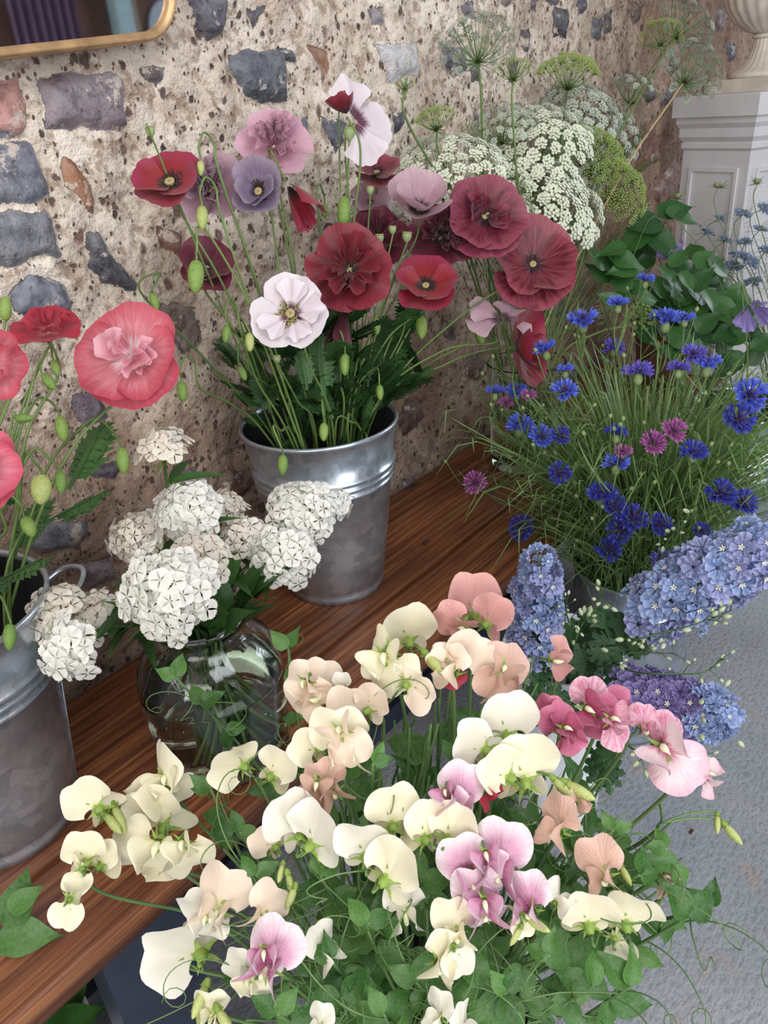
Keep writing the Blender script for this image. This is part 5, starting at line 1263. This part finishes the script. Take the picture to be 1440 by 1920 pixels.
for i in range(9):
    p = at(rs.uniform(1010, 1170), rs.uniform(1200, 1320), t=1.16); V, F = tube(spline([(DB[0], DB[1], .02), (DBR[0]+jit(.05), DBR[1]+jit(.05), .40), p], 6)-Lc, .0022, .0014, 5); b.add(V, F)
link('leaf_stalks', b.mesh('leaf_stalks', STEMD), lr)

# ---------------------------------------------------------------- sweet peas
SC_ = np.array([.385, .275, .60]); SR_ = np.array([.27, .26, .27]); SV = (SB, SBR, .08, .11); SG = 'sweet peas in the front bucket'
def pea(label, blooms, leaves=(), tend=0, buds=(), off=0.0, t=None):
    """blooms: (x, y, size, facing, roll, petal)"""
    B = []
    for (px, py, s, fv, roll, mat) in blooms:
        p = dome(px, py, SC_, SR_) if t is None else at(px, py, t=t); p = p+(p-CP)*off; B.append((p, s*depth(p)/FPX, fv, roll, mat))
    cen_ = np.mean([q[0] for q in B], 0); rs = random.Random(int(blooms[0][0]*5+blooms[0][1])); back = nrm(cen_-CP)
    hub = cen_+back*.018+np.array([0, 0, -.012]); base, m = vessel(*SV, hub); r = root('sweet_pea', base, label, 'sweet pea', SG)
    Q = spline([base, m, m+(hub-m)*.5+np.array([jit(.015), jit(.015), .02]), hub-nrm(hub-m)*.03, hub], 7); addstem(r, Q, .0019, .0013, STEMPEA)
    for i, (p, s, fv, roll, mat) in enumerate(B):
        e, fd = pea_bloom(r, p, s, fv, roll, mat, rs.randint(0, 99)); addstem(r, spline([hub, hub*.45+e*.55+back*.004, e-fd*.006, e+fd*s*.05], 4), .0009, .0009, STEMPEA, 'flower_stalk', 5)
    for (px, py, L) in buds:
        p = dome(px, py, SC_, SR_); p = p+(p-CP)*off; d = nrm(img((jit(.7), -.6+jit(.3), .3))); s = L*depth(p)/FPX; o = link('bud', peabud(BUDY), r, rel(r, frame(d, (0, .1, 1), p, s))); link('calyx', calyx(), o)
        addstem(r, spline([hub, (hub+p)/2+np.array([0, 0, .006]), p-d*s*.25], 4), .0008, .0008, STEMPEA, 'flower_stalk', 5)
    for (px, py, L) in leaves:
        p = dome(px, py, SC_, SR_); p = p+(p-CP)*(off+.03); leafpair(r, p, img((jit(.8), .5+jit(.5), jit(.3))), L*depth(p)/FPX, sd=rs.randint(0, 9)); k = Q[len(Q)*3//5]
        addstem(r, spline([k, (k+p)/2+np.array([0, 0, .01]), p], 4), .0011, .0008, STEMPEA, 'leaf_stalk', 5)
    for i in range(tend):
        k = Q[rs.randint(len(Q)//2, len(Q)-3)]; tendril(r, k, nrm(k-np.array([.37, .30, .5])+img((rs.uniform(-1, 1), rs.uniform(-.5, .8), .8))*.2), rs.uniform(.10, .2), rs.randint(0, 99))
    return r
C, W_, I, PE, S, K, Mg, Vn, Pp, Rd = CREAM, WPEA, IVP, PEACH, SALM, KPEA, MPEA, VPEA, PPEA, RPEA
pea('cream sweet pea stem reaching furthest up over the bench, three blooms and a bud', [(765, 1172, 84, 'bu', 95, C), (738, 1262, 84, 'd', -70, C), (715, 1245, 70, 'bl', -120, C)], buds=[(800, 1228, 60)])
pea('salmon pink sweet pea stem highest of all, against the bench edge', [(888, 1118, 84, 'b', 92, S), (843, 1158, 58, 'fl', 150, S), (925, 1146, 66, 'br', 60, S)])
pea('pale peach-white sweet pea stem just below the salmon one', [(880, 1222, 76, 'b', 50, I), (848, 1236, 60, 'l', 120, I), (826, 1232, 46, 'f', 150, I)])
pea('peach sweet pea stem with wavy petals left of the upright delphinium', [(945, 1248, 82, 'f', 80, PE), (928, 1282, 66, 'f', -120, PE)], off=.02)
pea('single coral peach sweet pea facing right below the upright delphinium', [(1052, 1226, 58, 'r', 10, S)], off=.03)
pea('cream sweet pea stem in front of the right side of the jar', [(565, 1288, 80, 'fl', 160, I), (605, 1270, 66, 'f', 80, I), (590, 1300, 60, 'd', -60, I)])
pea('cream sweet pea stem of three blooms at the top centre left', [(636, 1372, 92, 'd', 100, C), (574, 1398, 62, 'bl', 160, C), (655, 1400, 70, 'f', -60, I)])
pea('ivory sweet pea pair above the middle of the bench edge', [(652, 1320, 66, 'b', 80, I), (700, 1312, 60, 'br', 60, I), (785, 1300, 62, 'br', -30, I)], off=.02)
pea('small white half-open sweet pea above the ivory pair', [(640, 1276, 30, 'fl', 95, W_)])
pea('white sweet pea stem right of centre with two blooms', [(952, 1342, 88, 'b', 88, W_), (884, 1392, 76, 'bl', 150, W_)])
pea('cream sweet pea stem with green-yellow bud left of the white bucket', [(985, 1425, 104, 'bu', 92, C), (935, 1440, 80, 'bl', 140, C)], buds=[(1062, 1470, 64), (1040, 1462, 50)])
pea('magenta sweet pea stem left of the veined pink ones', [(1045, 1350, 62, 'f', 110, Mg), (1075, 1385, 56, 'fr', -40, Mg), (1030, 1325, 44, 'fl', 90, Mg)], off=.02)
pea('rose sweet pea stem with dark veins in front of the violet delphinium', [(1105, 1300, 60, 'f', 90, Vn), (1130, 1345, 74, 'f', -30, Mg), (1160, 1320, 54, 'fr', 20, Mg)], off=.02)
pea('pink veined sweet pea stem right of the magenta ones', [(1158, 1372, 60, 'fr', -50, Vn), (1207, 1345, 50, 'f', 85, Vn)], off=.01)
pea('pale pink sweet pea stem furthest right over the floor, with veined upper bloom', [(1252, 1372, 66, 'fr', 60, Vn), (1275, 1438, 94, 'f', -50, Pp), (1330, 1468, 48, 'r', -30, Pp)])
pea('orchid pink sweet pea stem in the upper middle beside a crimson bud', [(868, 1470, 76, 'f', 70, K), (850, 1500, 50, 'd', -60, K)])
pea('crimson half-open sweet pea behind the orchid pink one', [(915, 1498, 42, 'r', -60, Rd)], off=.03)
pea('deep red spiky sweet pea remains behind the pale peach blooms', [(850, 1270, 40, 'fl', -40, Rd)], off=.04)
pea('cream sweet pea seen from behind, centre of the bunch', [(735, 1512, 84, 'b', 92, C)])
pea('pair of cream sweet peas right of the centre one', [(800, 1538, 78, 'bl', 80, C), (852, 1544, 78, 'br', 70, C)])
pea('large white sweet pea stem left of centre', [(548, 1530, 92, 'b', 110, W_), (592, 1552, 92, 'br', 70, W_), (528, 1522, 60, 'bl', 150, W_)])
pea('dim ivory sweet pea behind the large white stem', [(498, 1575, 56, 'bl', 140, I)], off=.04)
pea('greenish cream sweet pea stem in the middle with curling tendril', [(683, 1575, 92, 'bu', 95, W_), (740, 1620, 96, 'br', 60, C)], tend=2)
pea('pair of small cream sweet peas in front of the jar foot', [(522, 1432, 68, 'br', 60, C), (428, 1440, 70, 'bl', 170, C)])
pea('soft peach sweet pea stem above the large white stem', [(610, 1458, 66, 'f', 120, PE), (590, 1495, 60, 'd', -100, PE)], off=.02)
pea('cream sweet pea standing tall at the left over the bench', [(303, 1440, 92, 'l', 110, C), (325, 1478, 66, 'd', -70, C)])
pea('cream sweet pea with green buds furthest up on the left over the bench', [(162, 1495, 74, 'bl', 130, C)], buds=[(215, 1515, 60), (200, 1530, 54)])
pea('big cream sweet pea stem at the left, four blooms in a cluster', [(285, 1520, 92, 'b', 120, C), (258, 1590, 92, 'd', 190, C), (305, 1612, 90, 'd', -90, C), (362, 1600, 66, 'd', -60, C)])
pea('cream sweet pea stem hanging lowest over the bench at the left', [(158, 1590, 66, 'bl', 95, C), (192, 1598, 60, 'br', 80, C), (125, 1712, 54, 'bd', -100, C), (145, 1650, 46, 'bl', -110, C)])
pea('large round white sweet pea at the lower left with curled tendril', [(325, 1788, 112, 'bl', 170, W_)], tend=1)
pea('white and blush sweet pea stem left of the pink one', [(420, 1668, 88, 'f', 75, I), (372, 1695, 66, 'd', 140, W_), (395, 1740, 56, 'd', -80, W_)])
pea('cream sweet peas half hidden under the lower pink one', [(448, 1812, 60, 'd', 170, W_), (480, 1850, 50, 'd', -70, C)], off=.04)
pea('dim cream sweet pea with green buds between white and pink stems', [(505, 1692, 66, 'f', 60, I)], buds=[(540, 1640, 44), (552, 1665, 44), (530, 1622, 36)], off=.02)
pea('orchid pink sweet pea standing out at the lower left centre', [(518, 1772, 92, 'f', 70, K), (500, 1805, 60, 'd', -80, K)], off=-.03)
pea('white sweet pea in shade right of the lower pink one', [(602, 1762, 60, 'r', 100, W_)], off=.05)
pea('pink and white ruffled sweet pea stem right of centre, upper bloom', [(942, 1588, 96, 'f', 80, K), (920, 1622, 60, 'd', -70, K)])
pea('pink sweet pea stem right of centre with long drooping petals', [(868, 1610, 84, 'f', 110, K), (895, 1670, 80, 'f', 100, K), (912, 1712, 66, 'd', -80, K)])
pea('pink and white small sweet pea beside the cream pair at the right', [(990, 1672, 70, 'fl', 110, K), (1045, 1668, 50, 'r', 60, W_)])
pea('pair of large cream sweet peas at the lower right', [(1105, 1708, 88, 'bu', 95, C), (1186, 1706, 90, 'bu', 80, C)])
pea('pale sweet pea hanging below the large cream pair', [(1165, 1782, 52, 'br', -60, C)], off=.03)
pea('peach sweet pea curled on the right above the cream pair', [(1122, 1608, 74, 'fl', 120, PE)], buds=[(1165, 1625, 40)])
pea('small peach sweet pea petal over the floor at the right', [(1246, 1662, 44, 'r', -60, PE)], off=.03)
pea('pale peach sweet pea in front of the white bucket', [(1050, 1525, 72, 'l', 100, PE), (1085, 1490, 36, 'r', 60, PE)])
pea('cream sweet pea with hooked petals at the bottom centre right', [(848, 1720, 66, 'f', 100, C), (838, 1778, 70, 'd', 60, C), (858, 1800, 54, 'bd', -70, W_)])
pea('dim cream sweet pea in the shadowed middle of the bunch', [(758, 1690, 66, 'd', 95, W_)], off=.05)
pea('white sweet pea at the bottom edge right of centre', [(825, 1885, 54, 'l', 100, W_), (868, 1905, 50, 'r', 60, W_)])
pea('green-cream sweet pea bud stem at the bottom left', [(395, 1880, 54, 'd', 90, C)], buds=[(385, 1850, 60), (410, 1895, 60), (372, 1890, 50)])
pea('small white sweet pea at the bottom edge of the middle', [(603, 1905, 44, 'fl', 90, W_)])
pea('closed green and mauve sweet pea bud on a long arching stem over the floor', [(1243, 1520, 1, 'd', 0, W_)], buds=[(1360, 1548, 46), (1345, 1530, 36)])
pea('green budded sweet pea shoot at the right centre', [(980, 1735, 40, 'bd', -80, C)], buds=[(990, 1722, 50), (975, 1740, 40)])
rs = random.Random(77)
vine = [(1070, 1810, 104, 'broadest pea leaf pair spreading over the floor at the lower right'), (1180, 1850, 84, 'long pea leaf tipped toward the bottom right floor'), (1290, 1720, 86, 'twisted pea leaf pointing right over the floor'), (1270, 1620, 70, 'folded bright pea leaf beside the curled shoots at the right'), (790, 1650, 88, 'large pale pea leaf at the heart of the bunch'), (690, 1730, 66, 'oval pea leaf standing at the heart of the bunch'), (640, 1870, 88, 'long pea leaf at the bottom under the pink bloom'), (880, 1850, 90, 'big pea leaf by the white bloom at the bottom edge'), (540, 1215, 46, 'two rounded leaves on a pea shoot in front of the jar shoulder'), (395, 1480, 46, 'ruffled pea leaf beside the small cream blooms left'), (690, 1745, 44, 'bright oval pea leaf in the dark middle of the bunch'), (1150, 1555, 40, 'dark pea leaf over the floor right of the white bucket'), (1110, 1850, 76, 'large pea leaves spreading over the floor at the bottom right'),
 (1200, 1640, 60, 'twisting pea shoot right of the peach bloom'), (1330, 1700, 56, 'curled pea leaves furthest right over the floor'), (800, 1660, 60, 'pale broad pea leaf left of the long pink blooms'), (330, 1270, 50, 'folded pea shoot in front of the jar'), (520, 1900, 60, 'pea leaves low at the bottom left centre'), (950, 1860, 66, 'pea leaf shoot at the bottom right of centre'),
 (660, 1350, 40, 'small pea leaf between the ivory blooms'), (600, 1640, 60, 'pea leaves under the large white stem'), (700, 1430, 50, 'pea shoot standing above the centre bloom'), (450, 1560, 50, 'pea tendril shoot left of the dim ivory bloom'), (1080, 1600, 56, 'pea leaf beside the peach bloom'), (780, 1840, 66, 'long pea leaves at the bottom centre'), (420, 1830, 60, 'pea leaf under the large round white bloom'), (990, 1540, 54, 'dark pea leaf behind the pink and white bloom'), (620, 1800, 56, 'pea leaf in shade right of the lower pink bloom'), (900, 1790, 50, 'pea leaf left of the large spreading leaves'), (720, 1900, 66, 'pea leaves at the bottom edge of the middle'), (1030, 1790, 56, 'pea leaf under the pink and white small bloom'), (850, 1420, 44, 'pea shoot beside the white pair'), (560, 1450, 40, 'pea leaf behind the small cream bloom'), (480, 1640, 50, 'dark pea leaf beside the blush bloom'), (1250, 1590, 44, 'curling pea shoot over the grey floor')]
for (px, py, L, lab) in vine:
    p = dome(px, py, SC_, SR_); o2 = .0 if (px < 600 and py < 1300) or px > 1100 else rs.uniform(.0, .10)
    if 'jar' in lab: p = at(px, py, t=.74)
    p = p+(p-CP)*o2; base, m = vessel(*SV, p); r = root('sweet_pea_shoot', base, lab, 'leaf shoot', 'leafy sweet pea shoots'); Q = spline([base, m, (m+p)/2+np.array([jit(.02), jit(.02), .02]), p], 8); addstem(r, Q, .0022, .0011, STEMPEA)
    leafpair(r, p, img((jit(.8), .4+jit(.6), jit(.3))), L*depth(p)/FPX, sd=rs.randint(0, 9))
    for k in (len(Q)*2//3, len(Q)*4//5, len(Q)*9//10): leafpair(r, Q[k], img((rs.uniform(-1, 1), rs.uniform(-.5, 1), rs.uniform(-.2, .8))), rs.uniform(.018, .030), sd=rs.randint(0, 9))
    for k in range(3): tendril(r, Q[-2-k], nrm(img((rs.uniform(-1, 1), rs.uniform(-.2, 1), rs.uniform(0, .8)))), rs.uniform(.06, .16), rs.randint(0, 99))
def pea_fill():
    rs = random.Random(6); r = root('sweet_pea_leaves', (SBR[0], SBR[1], .42), 'tangle of pea leaves deep inside the front bunch', 'leaves')
    for i in range(96):
        a = rs.random()*6.28; el = rs.uniform(.1, 1.5); q = rs.uniform(.45, .85); p = SC_+np.array([0, .01, -.05])+np.array([math.cos(a)*math.cos(el), math.sin(a)*math.cos(el), math.sin(el)])*SR_*np.array([.82, .8, .9])*q
        leaf = leafmesh('leaf', LEAFPEA, L=1.0, W=.28, fold=.25, bend=.3, wav=.15, seed=i % 4)
        link('leaf', leaf, r, rel(r, frame(nrm(img((rs.uniform(-.8, .8), rs.uniform(-.3, 1), .8))), img((rs.uniform(-1, 1), rs.uniform(-1, 1), rs.uniform(-.4, .4))), p, rs.uniform(.03, .055))))
    b = MB(); Lc = np.array(r.location)
    for i in range(90):
        a = rs.random()*6.28; q = .10*math.sqrt(rs.random()); m_ = np.array([SBR[0]+q*math.cos(a), SBR[1]+q*math.sin(a), .40]); a2 = a+rs.uniform(-.5, .5); el = rs.uniform(.2, 1.5); e = SC_+np.array([math.cos(a2)*math.cos(el), math.sin(a2)*math.cos(el), math.sin(el)])*SR_*rs.uniform(.5, .85)
        V, F = tube(spline([m_, (m_+e)/2+[0, 0, .02], e], 5)-Lc, .0018, .0010, 5); b.add(V, F)
    o = link('stalks', b.mesh('stalks', STEMPEA), r); o['kind'] = 'stuff'
pea_fill()

# ---------------------------------------------------------------- right-hand corner: clematis, mist, leaves
RV = (RB, RBR, .09, .12)
def bell(px, py, Rpx, t, F, label, st='cup', mat=CLEM):
    return poppy(px, py, Rpx, None, F, 'clem', mat, label, RV, 'mauve clematis at the right', t=t, pod=False)
STY['clem'] = [(4, 1.0, 44, 30, 62, .10, 4)]; LEAVES['mauve clematis at the right'] = 0
for k in (bell(1402, 572, 50, 1.66, (0, -.75, .5), 'mauve bell-shaped clematis hanging at the right edge'), bell(1258, 492, 40, 1.85, (-.3, .7, .4), 'half-open mauve clematis in front of the plinth'), bell(1272, 520, 28, 1.9, (.3, -.6, .5), 'small faded mauve clematis just under the half-open one')): k.name = 'clematis'; k['category'] = 'flower'
rs = random.Random(31)
spots = [(1150, 480, 46), (1195, 500, 52), (1240, 415, 62), (1170, 520, 50), (1225, 450, 46), (1330, 560, 44), (1405, 630, 52), (1360, 640, 44), (1300, 500, 50), (1350, 600, 50), (1250, 560, 48), (1310, 620, 46), (1280, 575, 44), (1420, 660, 40), (1345, 520, 44), (1240, 620, 50), (1195, 560, 44), (1380, 680, 44), (1290, 650, 50), (1320, 540, 50), (1265, 530, 40), (1390, 600, 50)]
for i in range(0, len(spots), 2):
    g = spots[i:i+2]; p0 = at(g[0][0], g[0][1], t=1.8); base, m = vessel(*RV, p0)
    r = root('leafy_branch', base, 'leafy green clematis branch around (%s) of the plinth foot' % 'x', 'leaf shoot', 'leafy clematis branches')
    r['label'] = ['broad dark leaves nearest the ammi stems at the upper right', 'large upright leaf in front of the plinth with its neighbour', 'leaves just below the largest upright leaf', 'bright leaves beside the hanging mauve clematis', 'leaves under the half-open mauve clematis', 'leafy branch directly above the right cornflower cluster', 'leaves hanging at the right edge under the mauve clematis', 'dark leaves behind the wide blue cornflower', 'leaves left of the lime ammi head among cornflowers', 'leaves behind the violet cornflower cluster', 'leaves between the pale blue mist flowers and the mauve clematis'][i//2]
    Q = [base, m]
    for (px, py, L) in g:
        p = at(px, py, t=rs.uniform(1.72, 1.95))
        if p[1] > .9: p = at(px, py, y=.88)
        Q.append(p)
        for s in range(5):
            link('leaf', leafmesh('broadleaf', LEAFX, L=1.0, W=.31, fold=.18, bend=.18, wav=.06, seed=s % 2), r, rel(r, frame(img((rs.uniform(-.5, .5), rs.uniform(0, .6), 1)), img((rs.uniform(-1, 1), rs.uniform(-.4, 1), 0)), p+img((rs.uniform(-1, 1), rs.uniform(-1, 1), rs.uniform(-1, .2)))*.035*(s > 0), L*1.3*depth(p)/FPX)))
    addstem(r, spline(Q, 6), .0022, .0012, STEMD)
NV = (NB, NBR, .09, .12)
for i, (px, py, L, lab) in enumerate([(1326, 436, 20, 'furthest left'), (1350, 410, 16, 'left, slightly higher'), (1392, 402, 22, 'topmost on the left'), (1432, 392, 20, 'topmost at the right edge'), (1385, 480, 26, 'in the large pale cluster, left'), (1405, 492, 26, 'in the large pale cluster, centre'), (1375, 500, 22, 'in the large pale cluster, bottom left'), (1412, 530, 22, 'lowest'), (1436, 470, 20, 'at the right edge in the middle'), (1395, 455, 20, 'above the large pale cluster'), (1425, 430, 18, 'right, between the top pair'), (1360, 450, 18, 'between the left pair and the cluster')]):
    p = at(px, py, t=1.98+.03*(i % 4)); base, m = vessel(*NV, p); r = root('love_in_a_mist', base, 'pale blue love-in-a-mist flower, '+lab, 'flower', 'love-in-a-mist by the plinth'); F = img((rs.uniform(-.4, .4), rs.uniform(.3, .9), .7))
    addstem(r, stem_path(base, m, p, F), .0014, .0010, STEM, ns=5); link('petals', star_floret(i % 4, NIG), r, rel(r, frame(F, (.3, .2, 1), p, L*depth(p)/FPX*.8)))
    b = MB(); Lc = np.array(r.location)
    for k in range(46):
        f = rs.random()**.6; q = m+(p-m)*f if k > 14 else p-F*.004; d = nrm(np.array([rs.uniform(-1, 1), rs.uniform(-1, 1), rs.uniform(-.1, .9)])); V, Fc = tube([q-Lc, q+d*rs.uniform(.02, .045)-Lc], .0005, .0002, 3); b.add(V, Fc)
    link('thread_leaves', b.mesh('thread_leaves', LEAFC), r)
for i, (px, py, lab) in enumerate([(1346, 352, 'fuzzy yellow green seed head in front of the bright side of the plinth'), (1420, 345, 'dark fuzzy seed head at the right edge before the plinth'), (1272, 372, 'tall green bud on a long bare stem before the plinth corner')]):
    p = at(px, py, t=1.95); base, m = vessel(*NV, p); r = root('mist_seed_head', base, lab, 'seed head', 'love-in-a-mist by the plinth'); addstem(r, stem_path(base, m, p, (0, 0, 1)), .0015, .0011, STEM, ns=5); o = link('seed_pod', podmesh(), r, rel(r, frame((0, .1, 1), (1, 0, 0), p, .010))); b = MB(); Lc = np.array(r.location)
    for k in range(30):
        d = nrm(np.array([rs.uniform(-1, 1), rs.uniform(-1, 1), rs.uniform(-.2, 1)])); V, Fc = tube([p-Lc, p+d*rs.uniform(.02, .032)-Lc], .0006, .0002, 3); b.add(V, Fc)
    link('thread_leaves', b.mesh('thread_leaves', LEAFC), r)

# ---------------------------------------------------------------- lower left leaves, fallen petals
r = root('leafy_sprig', at(-60, 1790, z=BENCH+.012), 'bright green three-leaved sprig lying on the bench corner at the lower left', 'leaf shoot')
for (px, py, L, D, lb) in [(20, 1700, 90, (.15, 1, .1), 1), (40, 1755, 96, (1, .05, .1), 1), (5, 1830, 90, (.55, -.7, .1), 1), (35, 1690, 60, (.8, .7, .1), 1)]:
    p = at(px, py, t=.80); D = img(D); Lm = L*.8/FPX
    link('leaf', leafmesh('sprigleaf', LEAFPEA, L=1.0, W=.30, fold=.10, bend=.08, wav=.05, seed=1), r, rel(r, frame(img((.1, .5, 1)), D, p-D*Lm*.5, Lm*1.25)))
addstem(r, spline([at(-60, 1790, z=BENCH+.003), at(-30, 1780, t=.84), at(-10, 1755, t=.80), at(0, 1720, t=.80)], 5), .0022, .0015, STEMPEA)
r = root('green_leaves', (.10, .76, .012), 'dark green leaves in the small white bucket under the bench', 'leaves')
for k in range(7):
    a = k*.9; d = nrm([math.cos(a)*.7, math.sin(a)*.5, .8]); link('leaf', leafmesh('broadleaf', LEAFX, L=1.0, W=.34, fold=.18, bend=.3, wav=.06, seed=1), r, rel(r, frame(nrm(np.cross(d, [-d[1], d[0], .1])), d, (.10+.04*math.cos(a), .76+.04*math.sin(a), .20), .11)))
addstem(r, [(.10, .76, .012), (.10, .76, .12), (.105, .765, .24)], .002, .0015, STEMD)
V, F, U = petal(.021, 60, 20, 60, .12, 4, 3); M = frame((.2, -.1, 1), (1, .4, 0), at(790, 1019, z=BENCH+.003)); o = link('fallen_petal', mesh('fallen_petal', V, F, FADED, True, U), None, M); o['label'] = 'dried brown petal fallen on the bench right of the galvanised bucket'; o['category'] = 'petal'
V, F, U = petal(.011, 60, 10, 50, .12, 4, 8); M = frame((.2, -.1, 1), (1, .4, 0), at(1005, 1545, z=.003)); o = link('fallen_petal', mesh('fallen_petal', V, F, FADED, True, U), None, frame((0, .1, 1), (1, .2, 0), at(1290, 1560, z=.003))); o['label'] = 'tiny dark scrap of petal lying on the grey floor'; o['category'] = 'petal'
